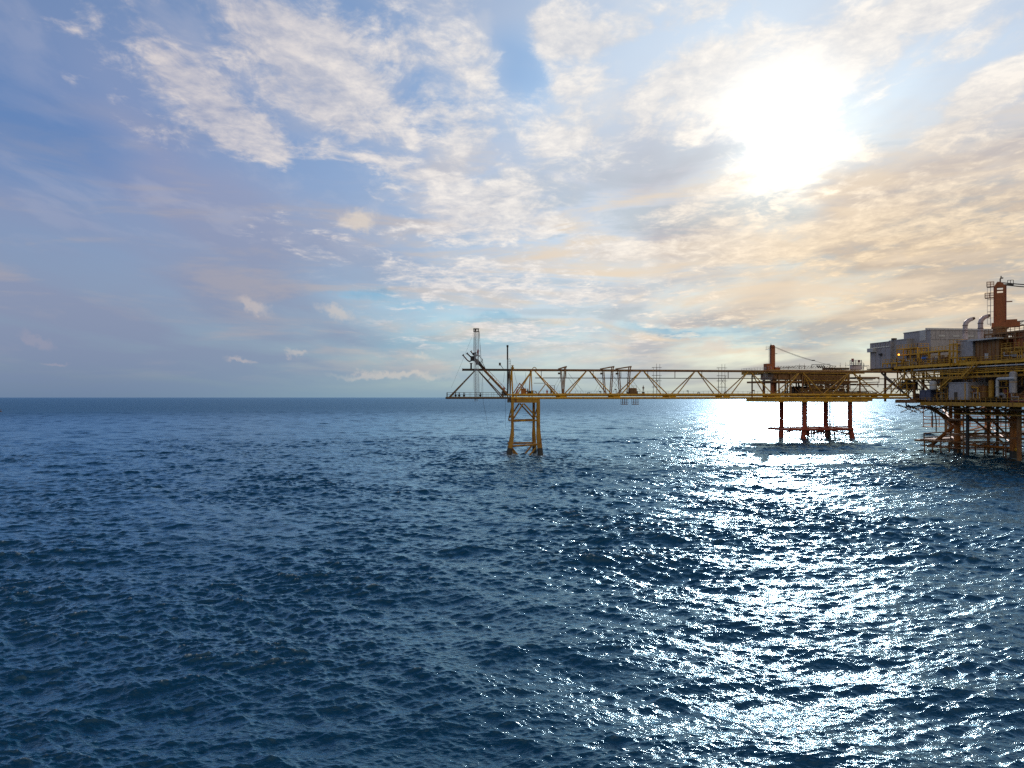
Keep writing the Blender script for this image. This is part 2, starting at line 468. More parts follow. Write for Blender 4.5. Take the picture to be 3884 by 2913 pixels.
YEL = paint("yellow_painted_steel", (0.78, 0.42, 0.02), 0.36)
YEL2 = paint("bright_yellow_painted_steel", (0.85, 0.46, 0.02), 0.25)
TOW = paint("golden_brown_jacket_paint", (0.52, 0.27, 0.014), 0.42)
OCH = paint("ochre_painted_steel", (0.60, 0.33, 0.026), 0.4)
BRN = paint("brown_weathered_steel", (0.32, 0.16, 0.045), 0.45)
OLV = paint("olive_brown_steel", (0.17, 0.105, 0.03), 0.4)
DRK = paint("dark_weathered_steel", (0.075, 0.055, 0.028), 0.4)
BLK = paint("black_charred_steel", (0.018, 0.016, 0.016), 0.15)
ORG_P = paint("orange_painted_steel", (0.58, 0.20, 0.02), 0.4)
RED_P = paint("red_orange_jacket_paint", (0.44, 0.065, 0.02), 0.35)
CRN = paint("rust_red_painted_steel", (0.42, 0.12, 0.03), 0.3)
GRYP = paint("grey_painted_panel", (0.42, 0.41, 0.43), 0.16)
GRY2 = paint("light_grey_painted_panel", (0.46, 0.45, 0.46), 0.15)
WHT = paint("white_painted_steel", (0.62, 0.64, 0.64), 0.14)
GAL = paint("galvanised_steel", (0.42, 0.43, 0.45), 0.08, 0.4, 0.6)
PNK = paint("faded_pink_primer", (0.62, 0.54, 0.55), 0.12)
GRT = paint("deck_grating_steel", (0.10, 0.07, 0.035), 0.45)
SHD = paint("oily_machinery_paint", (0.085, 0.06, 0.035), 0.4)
BLU = paint("blue_tarpaulin", (0.04, 0.17, 0.55), 0.0)
GRN = paint("pale_green_pipe_paint", (0.42, 0.50, 0.45), 0.2)
REDP = paint("dull_red_paint", (0.30, 0.06, 0.04), 0.3)
MAR = paint("marine_growth", (0.03, 0.028, 0.02), 0.1)
CBL = paint("steel_wire_rope", (0.05, 0.05, 0.05), 0.1)

def rail(mb, pts, h=1.1, step=1.6, r=0.03, mids=1):
    """guard rail along a polyline: posts, top rail, middle rails"""
    pts = [Vector(p) for p in pts]
    for a, b in zip(pts[:-1], pts[1:]):
        L = (b - a).length; n = max(1, round(L / step))
        for i in range(n + 1):
            p = a.lerp(b, i / n); mb.beam(p, p + V(0, 0, h), r * 2)
        for k in range(mids + 1):
            z = h * (k + 1) / (mids + 1); mb.beam(a + V(0, 0, z), b + V(0, 0, z), r * 2)
    return mb
def ladder(mb, p, q, w=0.5, side=V(1, 0, 0), r=0.035, step=0.35):
    p, q = Vector(p), Vector(q); s = side.normalized() * (w / 2)
    mb.beam(p - s, q - s, r * 2); mb.beam(p + s, q + s, r * 2)
    n = int((q - p).length / step)
    for i in range(1, n): c = p.lerp(q, i / n); mb.beam(c - s, c + s, r)
    return mb

# ------------------------------------------------------------------ the truss bridge (its own frame: s along, w away from the viewer)
TB = R(8.0); cB, sB = math.cos(TB), math.sin(TB)
def B(s, w, z): return V(s * cB - w * sB, 200 + s * sB + w * cB, z)
def bs(px, w=0.0):
    t = (px - 1942) / F
    return (t * (200 + w * cB) + w * sB) / (cB - t * sB)
def bz(py, px, w=0.0):
    return EYE + (HOR - py) / F * B(bs(px, w), w, 0).y
def BP(px, py, w=0.0): return B(bs(px, w), w, bz(py, px, w))
WB, WC = 5.8, 2.9
ZT, ZL = 23.15, 15.5            # chord heights
bridge = thing("truss_bridge", "long ochre tubular truss bridge running along the horizon between the platforms", 'bridge', B(0, WC, ZL))
s0, s1 = bs(1757), bs(3445)
sm = bs(1945)
MB().tube(B(sm, WC, ZT), B(s1, WC, ZT), 0.32, n=14).build("top_chord", BRN, bridge)
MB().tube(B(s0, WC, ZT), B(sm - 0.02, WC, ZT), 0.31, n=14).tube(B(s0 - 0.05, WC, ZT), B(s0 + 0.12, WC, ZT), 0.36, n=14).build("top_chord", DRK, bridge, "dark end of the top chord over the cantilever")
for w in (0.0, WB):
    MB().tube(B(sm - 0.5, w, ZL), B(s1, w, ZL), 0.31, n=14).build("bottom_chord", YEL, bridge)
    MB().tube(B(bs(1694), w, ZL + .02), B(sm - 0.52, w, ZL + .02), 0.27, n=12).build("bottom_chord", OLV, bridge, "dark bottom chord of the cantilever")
# deck between the bottom chords
MB().slab([tuple(B(s, w, 0).xy) for s, w in ((sm, .7), (s1, .7), (s1, WB - .7), (sm, WB - .7))], 16.02, 16.12).build("walkway", GRT, bridge)
MB().slab([tuple(B(s, w, 0).xy) for s, w in ((bs(1696), .5), (sm - .05, .5), (sm - .05, WB - .5), (bs(1696), WB - .5))], 15.72, 15.84).build("walkway", GRT, bridge)
g = MB()
g.beam(B(sm, .55, 16.35), B(s1, .55, 16.35), 0.16, 0.62)
for i in range(75):
    s = sm + (s1 - sm) * i / 74
    g.beam(B(s, 0, ZL + .15), B(s, WB, ZL + .15), 0.16, 0.22); g.beam(B(s, .42, 15.95), B(s, .42, 16.68), 0.10)
g.build("deck_girder", OCH, bridge)
MB().tube(B(sm - 1.5, .1, 16.36), B(s1, .1, 16.36), 0.21, n=10).build("pipeline", YEL, bridge)
MB().tube(B(sm + 3, 1.1, 16.62), B(s1, 1.1, 16.62), 0.15, n=10).build("pipeline", YEL2, bridge)
MB().tube(B(sm + 1, 4.4, 16.5), B(s1, 4.4, 16.5), 0.18, n=10).build("pipeline", BRN, bridge)
pz = EYE + 5.30
MB().tube(B(bs(2037), WC, pz), B(bs(2962), WC, pz + .1), 0.11, n=8).build("pipeline", DRK, bridge, "thin pipe slung below the top chord")
for hx in (2053, 2147, 2250, 2355, 2457, 2560, 2662, 2762, 2862):
    s = bs(hx, WC); MB().beam(B(s, WC, pz), B(s, WC, ZT - .3), 0.16).build("hanger", DRK, bridge)
rl = MB(); rail(rl, [B(sm + 2, WB - .1, 16.1), B(s1, WB - .1, 16.1)], 1.35, 1.5, 0.026, 1); rl.build("handrail", GRT, bridge)
rl = MB(); rail(rl, [B(bs(1698), .3, 15.84), B(sm - 2, .3, 15.84)], 1.15, 1.5, 0.03, 1)
rail(rl, [B(bs(1698), .3, 15.84), B(bs(1698), WB - .3, 15.84), B(sm - 2, WB - .3, 15.84)], 1.15, 1.5, 0.03, 1); rl.build("handrail", DRK, bridge)
# diagonal braces: each apex hangs from the single top chord and runs to both bottom chords
NODES = [1948, 2137, 2340, 2552, 2757, 2950, 3141, 3362]
APEX = [2023, 2230, 2436, 2641, 2842, 3038, 3228]
APs = [bs(a, 0) + 1.0 for a in APEX]; NDs = [bs(n) for n in NODES]
for i, a in enumerate(APEX):
    sa = bs(a, WC)
    for w in (0.0, WB):
        for sg, nd in ((-1, NDs[i]), (1, NDs[i + 1])):
            MB().tube(B(sa + sg * .35, WC, ZT - .1), B(nd - sg * .5, w, ZL + .1), 0.155, n=10).build("brace", YEL if i < 3 else OCH, bridge)
for w in (0.0, WB):
    MB().tube(B(bs(3440, WC), WC, ZT), B(NDs[-1] + .4, w, ZL + .1), 0.155, n=10).build("brace", OCH, bridge)
# gusset boxes where the braces meet the lower chord
for nd in NDs[1:]:
    for w in (0.0, WB):
        MB().box(B(nd, w, ZL + .25), (1.5, .1, .7), TB).build("gusset", YEL, bridge)
# braces and posts of the left cantilever
for w in (0.2, WB - .2):
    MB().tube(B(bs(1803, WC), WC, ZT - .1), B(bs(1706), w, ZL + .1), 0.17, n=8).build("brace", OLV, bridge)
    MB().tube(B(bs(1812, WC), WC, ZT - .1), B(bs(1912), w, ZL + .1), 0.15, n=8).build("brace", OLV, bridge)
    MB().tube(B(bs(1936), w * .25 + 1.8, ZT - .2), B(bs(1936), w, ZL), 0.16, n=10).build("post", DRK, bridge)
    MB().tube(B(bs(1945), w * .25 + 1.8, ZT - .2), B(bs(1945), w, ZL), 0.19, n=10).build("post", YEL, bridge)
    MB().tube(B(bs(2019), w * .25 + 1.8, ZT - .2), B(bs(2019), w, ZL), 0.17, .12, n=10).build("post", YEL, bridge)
MB().lathe(B(bs(1944, WC), WC, ZT + .2), [(.28, 0), (.42, .25), (.42, .55), (.2, .62), (.2, .8), (.34, .85), (.34, 1.05), (.05, 1.1)], 10).build("bollard", OCH, bridge)
lug = MB(); q = B(bs(2027, WC), WC, ZT + .15)
lug.path([q + V(math.cos(a) * .52, 0, math.sin(a) * .62) for a in np.linspace(-.1, math.pi + .1, 9)], .11, 6); lug.build("lifting_eye", OCH, bridge)
# sloping boom that carries the burner, down to the deck over the first support
boom = MB(); boom.tube(BP(1834, 1401, WC), BP(1926, 1497, 1.4), 0.34, n=10); boom.beam(BP(1846, 1398, WC), BP(1922, 1478, 1.6), .12, .12)
for k in range(7):
    t = k / 6; a = BP(1834, 1401, WC).lerp(BP(1926, 1497, 1.4), t); boom.beam(a, a + V(.35, 0, .8 - .5 * t), .09)
boom.build("boom", BRN, bridge)
MB().path([BP(1851, 1443, 1.8), BP(1855, 1440, 1.8), BP(1860, 1432, 2.2)], .09, 6).build("strut", BRN, bridge)
# shelf frame just right of the first apex
MB().beam(BP(2024, 1453.5, 1.5), BP(2066, 1453.5, 1.5), .12).beam(BP(2066, 1453.5, 1.5), BP(2066, 1462, 1.5), .1).build("rail", DRK, bridge)
# extra side brace at the deck of the second bay
for pp in ((2068, 1458, 2042, 1493), (2074, 1458, 2106, 1493)):
    MB().tube(BP(pp[0], pp[1], .8), BP(pp[2], pp[3], .2), .13).build("brace", YEL, bridge)

# sloped gantries over the bridge ------------------------------------------------
def gantry(px, W, label, m):
    g0 = BP(px, 1495, .6); t = thing("sloping_gantry", label, 'gantry', B(bs(px), WC, 16.1), 'sloping gantries straddling the bridge')
    z1, z2 = bz(1398, px), bz(1389, px + W)
    a, b2 = bs(px), bs(px + W)
    for w in (2.1, 3.7):
        MB().beam(B(a + .4, w, z1 - .2), B(a + 1.0, w, 16.1), .24).build("leg", m, t)
        MB().beam(B(b2 - .3, w, z2 - .2), B(b2 - .9, w, 16.1), .26).build("leg", m, t)
    hb = MB()
    for w in (2.1, 3.7): hb.beam(B(a - .2, w, z1), B(b2, w, z2), .2, .34)
    for k in (0.02, .5, .98): hb.beam(B(a + (b2 - a) * k, 2.1, z1 + (z2 - z1) * k), B(a + (b2 - a) * k, 3.7, z1 + (z2 - z1) * k), .18)
    hb.beam(B(b2, 2.1, z2), B(b2 - .9, 2.1, z2 - 1.9), .12)
    hbo = hb.build("head_beam", m, t)
    MB().box(B(a - .2, 2.0, ZT - .9), (.7, .5, .5), TB).build("hoist", DRK, hbo)
    st = MB()
    for dxp, q in ((-32, 0), (-21, 4), (58, 0), (44, 4)):
        st.beam(BP(px + (2 if dxp < 0 else 24), 1414 + q * 4, 2.2), BP(px + dxp * (1.25 if dxp < 0 else 1.45), 1489, 3.4), .045)
    st.build("stay_wire", CBL, t)
gantry(2130, 26, "narrow sloping steel gantry nearest the first support, over the bridge's second bay", BRN)
gantry(2292, 46, "sloping steel gantry left of its twin, left of the deck compressor", BRN)
gantry(2351, 53, "sloping steel gantry standing directly over the deck compressor", BRN)

# scaffold towers behind the bridge ------------------------------------------------
def scaffold(px, label, wx):
    t = thing("scaffold_tower", label, 'scaffold', B(bs(px, 7.2), 7.2, 15.6), 'scaffold towers behind the bridge')
    c = bs(px, 7.2); z1 = 25.3
    sd_ = MB()
    for ds, dw, zz in ((-1.2, 0, z1 - 1.0), (-.25, 0, z1), (.3, 1.4, z1 - 1.0), (1.2, 1.4, z1), (-.7, 1.4, z1 - 4), (.75, 0, z1 - 3.4)):
        MB().tube(B(c + ds * wx, 6.4 + dw, 15.6), B(c + ds * wx, 6.4 + dw, zz), .045, n=6).build("upright", DRK, t)
    for zz in (18.6, 20.4, 21.9, 23.5, 24.2):
        lg = MB(); lg.tube(B(c - 1.3 * wx, 6.4, zz), B(c + 1.3 * wx, 6.4, zz), .04, n=6); lg.tube(B(c - 1.1 * wx, 7.8, zz + .1), B(c + 1.3 * wx, 7.8, zz + .1), .04, n=6)
        lg.tube(B(c - 1.2 * wx, 6.4, zz), B(c - 1.2 * wx, 7.8, zz), .04, n=6); lg.tube(B(c + 1.2 * wx, 6.4, zz), B(c + 1.2 * wx, 7.8, zz), .04, n=6); lg.build("ledger", DRK, t)
    MB().tube(B(c - .9 * wx, 6.4, 21.5), B(c + .8 * wx, 6.4, 19.2), .04, n=6).build("brace", DRK, t)
    lg = MB(); lg.tube(B(c + 1.1 * wx, 7.8, 21.4), B(c - .1 * wx, 7.8, 19.4), .04, n=6)
    lg.build("brace", DRK, t)
    MB().box(B(c, 7.1, 15.7), (2.6, 2.4, .16), TB).build("platform", GRT, t)
scaffold(2490, "scaffold tower rising behind the bridge just right of the deck compressor", 1.0)
scaffold(2737, "scaffold tower rising behind the bridge just left of the crane on the small platform", 1.05)

# first support ---------------------------------------------------------------------
tw = thing("bridge_support_tower", "four-legged ochre jacket standing in the sea under the bridge's left end", 'tower', B(3.4, 4, 0))
sL, sR = bs(1943), bs(2033)
LEGT = {}
for side, s_, dr in (("l", sL, -1), ("r", sR + .6, 1)):
    for w in (-.2, 7.2):
        dw = -1.2 if w < 0 else 2.6
        s_ = (sL if side == "l" else sR + .6) + (1.1 if side == "l" and w > 0 else 0)
        top = B(s_, w, ZL - .9); k1 = B(s_, w, 7.4); k2 = B(s_ + dr * .05, w + dw * .1, 5.6); bot = B(s_ + dr * (1.15 if dr < 0 else .6), w + dw * .6, -1.5)
        r_ = (.38, .38, .54, .62) if not (side == "r" and w < 0) else (.50, .52, .64, .78)
        MB().path([top, k1, k2, bot], list(r_), 14).build("leg", TOW, tw); FOAM_PTS.append((bot.x, bot.y, r_[3]))
        MB().path([k2.lerp(bot, .50), bot], [(r_[2] + r_[3]) / 2 + .04, r_[3] + .08], 14).build("splash_zone", MAR, tw, "black marine-grown foot of a leg")
cb = MB()
for w in (-.2, 7.2): cb.beam(B(sL - .35, w, 14.72), B(sR + 1.0, w, 14.72), .5, .95)
for s_ in (sL, sR + .6): cb.beam(B(s_, .06, 14.70), B(s_, 6.94, 14.70), .45, .85)
cb.build("cap_beam", TOW, tw)
def tb(p, q, r=.2, nm="brace"): MB().tube(p, q, r, n=10).build(nm, TOW, tw)
sm_ = (sL + sR) / 2 - .3
for w in (-.2, 7.2):
    tb(B(sm_, w, 14.0), B(sL + .3, w, 10.0)); tb(B(sm_ + .2, w, 14.0), B(sR + .4, w, 10.0))
    tb(B(sL, w, 9.3), B(sR + .4, w, 9.5), .22)
    tb(B(sL - .3, w, 2.6 + (0.35 if w > 0 else 0)), B(sR + .4, w, 3.0), .27)
    tb(B(sL - .2, w, 2.2), B(sL + 2.6, w, -1.2), .24); tb(B(sR, w, 2.2), B(sR - 2.8, w, -1.2), .24)
for s_ in (sL, sR + .6):
    tb(B(s_, -.2, 9.4), B(s_, 7.2, 9.4), .2); tb(B(s_, -.4, 2.8), B(s_, 7.6, 2.8), .25); tb(B(s_, -.2, 13.9), B(s_, 7.2, 9.6), .17)

# lattice mast ------------------------------------------------------------------------
c0 = bs(1806); mt = thing("lattice_mast", "tall silver lattice mast with a flat crown, standing through the bridge's left end", 'mast', B(c0, 1.0, 15.2))
ch = MB(); dg = MB(); cn = [(-.34, .6), (.34, .6), (0, 1.2)]
zt = bz(1246, 1806)
for a, w in cn: ch.tube(B(c0 + a, w, 14.6), B(c0 + a, w, zt), .06, n=6)
ch.tube(B(c0 + .78, 1.0, 15.2), B(c0 + .78, 1.0, zt), .06, n=6)
ch.build("chord", GAL, mt)
z = 15.0; k = 0
while z < zt - .8:
    for i in range(3):
        a, b2 = cn[i], cn[(i + 1) % 3]; dg.beam(B(c0 + a[0], a[1], z), B(c0 + b2[0], b2[1], z + .8), .035); dg.beam(B(c0 + a[0], a[1], z), B(c0 + b2[0], b2[1], z), .04)
    z += .8
dg.build("lacing", GAL, mt)
cr = MB(); cr.box(B(c0 + .1, 1, zt), (1.5, 1.3, .16), TB); cr.box(B(c0 + .1, 1, zt - .75), (1.4, 1.2, .14), TB)
for a in (-.55, .7):
    for w in (.5, 1.5): cr.beam(B(c0 + a, w, zt - .8), B(c0 + a, w, zt), .1)
cr.tube(B(c0 - .1, .4, zt - .38), B(c0 - .1, 1.6, zt - .38), .24, n=12)
cr.build("crown", DRK, mt)
gy = MB()
def sag(p, q, s=.3, n=8): return [p.lerp(q, i / n) - V(0, 0, s * 4 * (i / n) * (1 - i / n)) for i in range(n + 1)]
for (x1, y1, w1), (x2, y2, w2), r_ in [((1817, 1256, 1), (1830, 1420, 1), .035), ((1830, 1420, 1), (1832, 1500, 1), .04), ((1819, 1256, 1), (1826, 1498, 1.2), .03), ((1798, 1262, 1), (1795, 1480, 1), .03),
        ((1799, 1256, 1), (1712, 1470, .4), .018), ((1797, 1270, 1), (1796, 1330, 1), .03), ((1830, 1360, 1), (1832, 1376, 1), .05), ((1814, 1262, 1), (1818, 1500, 2), .03)]:
    gy.path(sag(BP(x1, y1, w1), BP(x2, y2, w2), .12, 5), r_, 4)
gy.build("rigging", CBL, mt)

# flare burner --------------------------------------------------------------------------
fb = thing("flare_burner", "black cluster of flare burner nozzles pointing up left beside the silver mast", 'burner', BP(1812, 1398, WC))
MB().path([BP(1838, 1402, WC), BP(1822, 1384, WC), BP(1806, 1368, WC), BP(1796, 1360, WC)], [.42, .4, .5, .42], 10).build("manifold", DRK, fb)
MB().box(BP(1794, 1360, WC), (1.3, 1.0, 1.3), TB).box(BP(1812, 1378, WC), (1.2, .9, .8), TB).build("valve_block", BLK, fb)
for pts in ([(1755, 1345), (1764, 1356), (1774, 1367), (1780, 1371), (1786, 1369), (1790, 1361)], [(1770, 1339), (1780, 1348), (1788, 1356)], [(1786, 1331), (1791, 1339), (1797, 1341), (1799, 1352)], [(1793, 1346), (1797, 1340), (1803, 1338), (1806, 1352)]):
    dw = random.Random(pts[0][0]).uniform(-.7, .7)
    nz_ = MB(); nz_.path([BP(x, y, WC + dw) for x, y in pts], .19, 8)
    a, b2 = BP(*pts[0], WC + dw), BP(*pts[1], WC + dw); nz_.tube(a, a.lerp(b2, .25), .29, n=10)
    nz_.build("nozzle", BLK, fb)
MB().tube(BP(1787, 1399, WC), BP(1787, 1378, WC), .24, n=10).tube(BP(1787, 1379, WC), BP(1787, 1376.5, WC), .42, n=12).build("vent", BLK, fb)
fr = MB()
for p in ((1806, 1345, 1800, 1372), (1816, 1340, 1812, 1368), (1806, 1345, 1820, 1352), (1820, 1352, 1830, 1366), (1830, 1366, 1822, 1376), (1800, 1336, 1816, 1340), (1812, 1362, 1838, 1396), (1826, 1368, 1840, 1396)):
    fr.beam(BP(p[0], p[1], WC - .5), BP(p[2], p[3], WC - .5), .11); fr.beam(BP(p[0], p[1], WC + .5), BP(p[2], p[3], WC + .5), .11)
fr.box(BP(1810, 1349.5, WC), (1.6, 1.6, .1), TB)
fr.build("frame", DRK, fb)
# vent stack, gas bottle cage, floodlight
vs = thing("vent_stack", "slim black vent stack standing left of the ochre posts", 'stack', BP(1925, 1500, 1.2))
MB().tube(BP(1925, 1500, 1.2), BP(1925, 1364, 1.2), .15, n=10).tube(BP(1925, 1364, 1.2), BP(1925, 1309, 1.2), .20, n=10).build("pipe", BLK, vs)
MB().tube(BP(1925, 1317, 1.2), BP(1925, 1309, 1.2), .28, n=10).build("tip", BLK, vs)
cg = thing("cylinder_cage", "small pale cage of hoops beside the black vent stack on the top chord", 'cage', BP(1933, 1400, WC))
cgm = MB()
for yy in (1361, 1370, 1380): cgm.path([BP(1933, yy, WC) + V(math.cos(a) * .3, math.sin(a) * .3, 0) for a in np.linspace(0, math.tau, 9)], .03, 4)
for a in range(6): q = V(math.cos(a * 1.047) * .3, math.sin(a * 1.047) * .3, 0); cgm.tube(BP(1933, 1401, WC) + q, BP(1933, 1361, WC) + q, .025, n=4)
cgm.build("hoop_frame", GAL, cg)
fl = thing("floodlight", "dark floodlight tilted on an arm above the top chord, left of the vent stack", 'floodlight', BP(1909, 1399, WC))
MB().tube(BP(1909, 1399, WC), BP(1898, 1384, WC), .08, n=6).build("arm", DRK, fl)
MB().box(BP(1896, 1381, WC), (.5, .4, .75), R(10)).build("lamp_head", DRK, fl)

# a person, one continuous skinned body -------------------------------------------------
def person(loc, face, pose, label, suit, helmet):
    t = thing("person", label, 'person', loc)
    J = {'pel': (0, 0, .92), 'chest': (0, .02, 1.25), 'neck': (0, .02, 1.47), 'head': (0, 0.03, 1.64),
         'sL': (-.19, .02, 1.41), 'eL': (-.26, .02, 1.13), 'hL': (-.25, .16, .90), 'sR': (.19, .02, 1.41), 'eR': (.26, .02, 1.13), 'hR': (.25, .16, .90),
         'tL': (-.10, 0, .88), 'kL': (-.12, .04, .48), 'aL': (-.13, -.02, .08), 'fL': (-.14, .14, .03), 'tR': (.10, 0, .88), 'kR': (.12, .04, .48), 'aR': (.13, -.02, .08), 'fR': (.14, .14, .03)}
    if pose == 'bend':
        J.update(chest=(0, .28, 1.10), neck=(0, .46, 1.18), head=(0, .60, 1.22), sL=(-.19, .40, 1.14), sR=(.19, .40, 1.14), eL=(-.22, .50, .90), eR=(.22, .50, .90), hL=(-.12, .60, .68), hR=(.12, .60, .68))
    if pose == 'reach':
        J.update(eL=(-.25, .26, 1.28), hL=(-.18, .50, 1.36), eR=(.25, .28, 1.24), hR=(.18, .52, 1.22))
    if pose == 'walk':
        J.update(kL=(-.11, .20, .50), aL=(-.12, .22, .08), fL=(-.12, .38, .04), kR=(.11, -.04, .48), aR=(.12, -.28, .12), fR=(.12, -.14, .03), hR=(.24, .22, .95), hL=(-.25, -.06, .90))
    if pose == 'crouch':
        J = {k: (x, y, z - .34) for k, (x, y, z) in J.items()}
        J.update(kL=(-.16, .34, .50), aL=(-.13, .0, .08), fL=(-.14, .16, .03), kR=(.16, .36, .46), aR=(.13, -.02, .08), fR=(.14, .14, .03), chest=(0, .14, .86), neck=(0, .22, 1.05), head=(0, .28, 1.20), sL=(-.19, .2, 1.0), sR=(.19, .2, 1.0), eL=(-.24, .34, .78), eR=(.24, .34, .78), hL=(-.1, .5, .66), hR=(.1, .5, .66))
    rad = {'pel': .15, 'chest': .17, 'neck': .065, 'head': .115, 'sL': .075, 'eL': .055, 'hL': .045, 'sR': .075, 'eR': .055, 'hR': .045, 'tL': .10, 'kL': .07, 'aL': .055, 'fL': .05, 'tR': .10, 'kR': .07, 'aR': .055, 'fR': .05}
    ed = [('pel', 'chest'), ('chest', 'neck'), ('neck', 'head'), ('chest', 'sL'), ('sL', 'eL'), ('eL', 'hL'), ('chest', 'sR'), ('sR', 'eR'), ('eR', 'hR'), ('pel', 'tL'), ('tL', 'kL'), ('kL', 'aL'), ('aL', 'fL'), ('pel', 'tR'), ('tR', 'kR'), ('kR', 'aR'), ('aR', 'fR')]
    names = list(J)
    me = bpy.data.meshes.new("body"); me.from_pydata([J[n] for n in names], [(names.index(a), names.index(b)) for a, b in ed], [])
    o = bpy.data.objects.new("body", me); COL.objects.link(o); o.parent = t
    o.modifiers.new("skin", 'SKIN')
    for i, n in enumerate(names): me.skin_vertices[0].data[i].radius = (rad[n], rad[n])
    me.skin_vertices[0].data[0].use_root = True
    sb = o.modifiers.new("sub", 'SUBSURF'); sb.levels = sb.render_levels = 1
    me.materials.append(suit)
    hx, hy, hz = J['head']
    hm = MB(); hm.lathe((hx, hy, hz + .03), [(.165, 0), (.135, .01), (.13, .06), (.10, .11), (.04, .135)], 10)
    h = hm.build("helmet", helmet); h.parent = t
    fc = MB(); fc.lathe((hx, hy + .045, hz - .07), [(.03, 0), (.07, .03), (.075, .09), (.06, .12)], 8); f = fc.build("face", SKN); f.parent = t
    t.rotation_euler.z = face
    return t
def plain(name, col, rough=.7):
    m, b, nt = mat(name); geo = nt.nodes.new('ShaderNodeNewGeometry')
    n = noise(geo.outputs['Position'], 7.0, 3, .6)
    nt.links.new(mixc(n, tuple(c * .75 for c in col), tuple(min(1, c * 1.2) for c in col)), b.inputs['Base Color']); b.inputs['Roughness'].default_value = rough
    return m
SKN = plain("skin", (.32, .17, .10)); SUO = plain("orange_coverall", (.55, .10, .02)); SUR = plain("red_coverall", (.42, .03, .02)); SUG = plain("olive_coverall", (.09, .10, .04))
SUB = plain("brown_coverall", (.16, .08, .04)); HW = plain("white_helmet_plastic", (.6, .6, .58), .4); HY = plain("yellow_helmet_plastic", (.6, .4, .04), .4)
DK = 16.12
def on(px, w, z=DK): s = bs(px, w); return B(s, w, z)
bx = MB(); bx.box(on(1914, 2.4, DK + .62), (1.5, 1.2, 1.24), TB); bx = single("tool_box", "dark box on the deck under the person in orange beside the boom foot", 'box', bx, DRK)
person(on(1914, 2.4, DK + 1.24), R(70), 'crouch', "person in orange overalls crouching on a box beside the boom foot", SUO, HW)
person(on(1961, 2.0), R(200), 'stand', "person in orange overalls standing under the orange A-frame", SUO, HY)
person(on(2001, 2.4, DK + .25), R(-60), 'reach', "person in olive overalls reaching towards the winch", SUG, HW)
person(on(2036, 2.2), R(80), 'bend', "person in brown overalls bending beside the winch", SUB, HY)
person(on(2075, 2.3), R(150), 'stand', "person in orange overalls standing between the winch and the tubular door frame", SUO, HW)
person(on(2350, 2.2), R(60), 'walk', "person in brown overalls walking left of the deck compressor", SUB, HY)
person(BP(1813, 1349, WC), R(-40), 'reach', "person in red overalls working high beside the flare burner", SUR, HW)
pl = MB(); q = on(2440, 2.4); pl.lathe(q, [(.42, 0), (.46, .25), (.36, 1.0), (.36, 1.1)], 12)
single("drum", "dark drum on the bridge deck with a person standing on it", 'drum', pl, SHD)
person(q + V(0, 0, 1.1), R(190), 'stand', "person in red-brown overalls standing on a drum right of the deck compressor", SUB, HW)

# things on the bridge deck ---------------------------------------------------------------
af = thing("a_frame", "orange steel A-frame over the deck above the first support", 'A-frame', on(1972, 1.6))
for w in (.9, 3.6):
    MB().beam(BP(1971, 1454, w), BP(1947, 1492, w), .24).build("leg", ORG_P, af); MB().beam(BP(1971, 1454, w), BP(2003, 1492, w), .24).build("leg", ORG_P, af)
MB().beam(BP(1971, 1454, .9), BP(1971, 1454, 3.6), .24).beam(BP(1960, 1470, .9), BP(1986, 1470, .9), .14).build("crossbar", ORG_P, af)
MB().slab([tuple(BP(x, 1480, 1.0 + d).xy) for x, d in ((1976, 0), (1996, 0), (1996, .12), (1976, .12))], 16.2, 18.1).build("plate", ORG_P, af)
wi = thing("winch", "dark deck winch between the A-frame and the second bay", 'winch', on(2014, 1.8))
MB().box(on(2014, 1.8, DK + .12), (1.9, 1.4, .22), TB).box(on(2019, 1.8, DK + .85), (.5, 1.2, 1.2), TB).build("bed", SHD, wi)
MB().tube(on(2009, 1.1, DK + .75), on(2009, 2.5, DK + .75), .45, n=14).tube(on(2009, 1.1, DK + .75), on(2009, 1.2, DK + .75), .62, n=14).tube(on(2009, 2.4, DK + .75), on(2009, 2.5, DK + .75), .62, n=14).build("drum", SHD, wi)
rlm = thing("cable_reel", "small round cable reel on the dark deck at the foot of the boom", 'reel', on(1906, .9, 15.84))
q = on(1906, .9, 15.84 + .5)
MB().path([q + V(math.cos(a) * .45, 0, math.sin(a) * .45) for a in np.linspace(0, math.tau, 13)], .07, 6).build("rim", GAL, rlm)
sp = MB()
for a in range(6): sp.beam(q, q + V(math.cos(a * 1.047) * .45, 0, math.sin(a * 1.047) * .45), .05)
sp.beam(q, q - V(0, 0, .5), .12); sp.build("spokes", DRK, rlm)
df = thing("tubular_frame", "dark tubular door frame on the deck of the second bay", 'frame', on(2096, 1.4))
dm = MB()
for w in (1.0, 2.2):
    for x in (2088, 2103): dm.beam(on(x, w), BP(x, 1463, w), .11)
    dm.beam(BP(2088, 1463, w), BP(2103, 1463, w), .11); dm.beam(BP(2088, 1476, w), BP(2103, 1476, w), .07)
dm.build("frame", DRK, df); MB().box(BP(2091, 1483, 1.6), (.3, .8, 1.2), TB).build("panel", BRN, df)
dc = thing("deck_compressor", "brown boxy compressor with a rail on top standing on the bridge deck", 'compressor', on(2399, 1.8))
MB().box(on(2401, 1.8, DK + .3), (3.7, 2.2, .6), TB).build("skid", SHD, dc)
MB().box(on(2399, 1.8, DK + 1.35), (1.9, 1.8, 1.5), TB).box(on(2399, 1.8, DK + 2.14), (1.5, 1.5, .08), TB).build("housing", BRN, dc)
lv = MB()
for k in range(4): lv.box(on(2399, .87, DK + .85 + k * .3), (1.5, .05, .1), TB)
lv.build("louvre", DRK, dc)
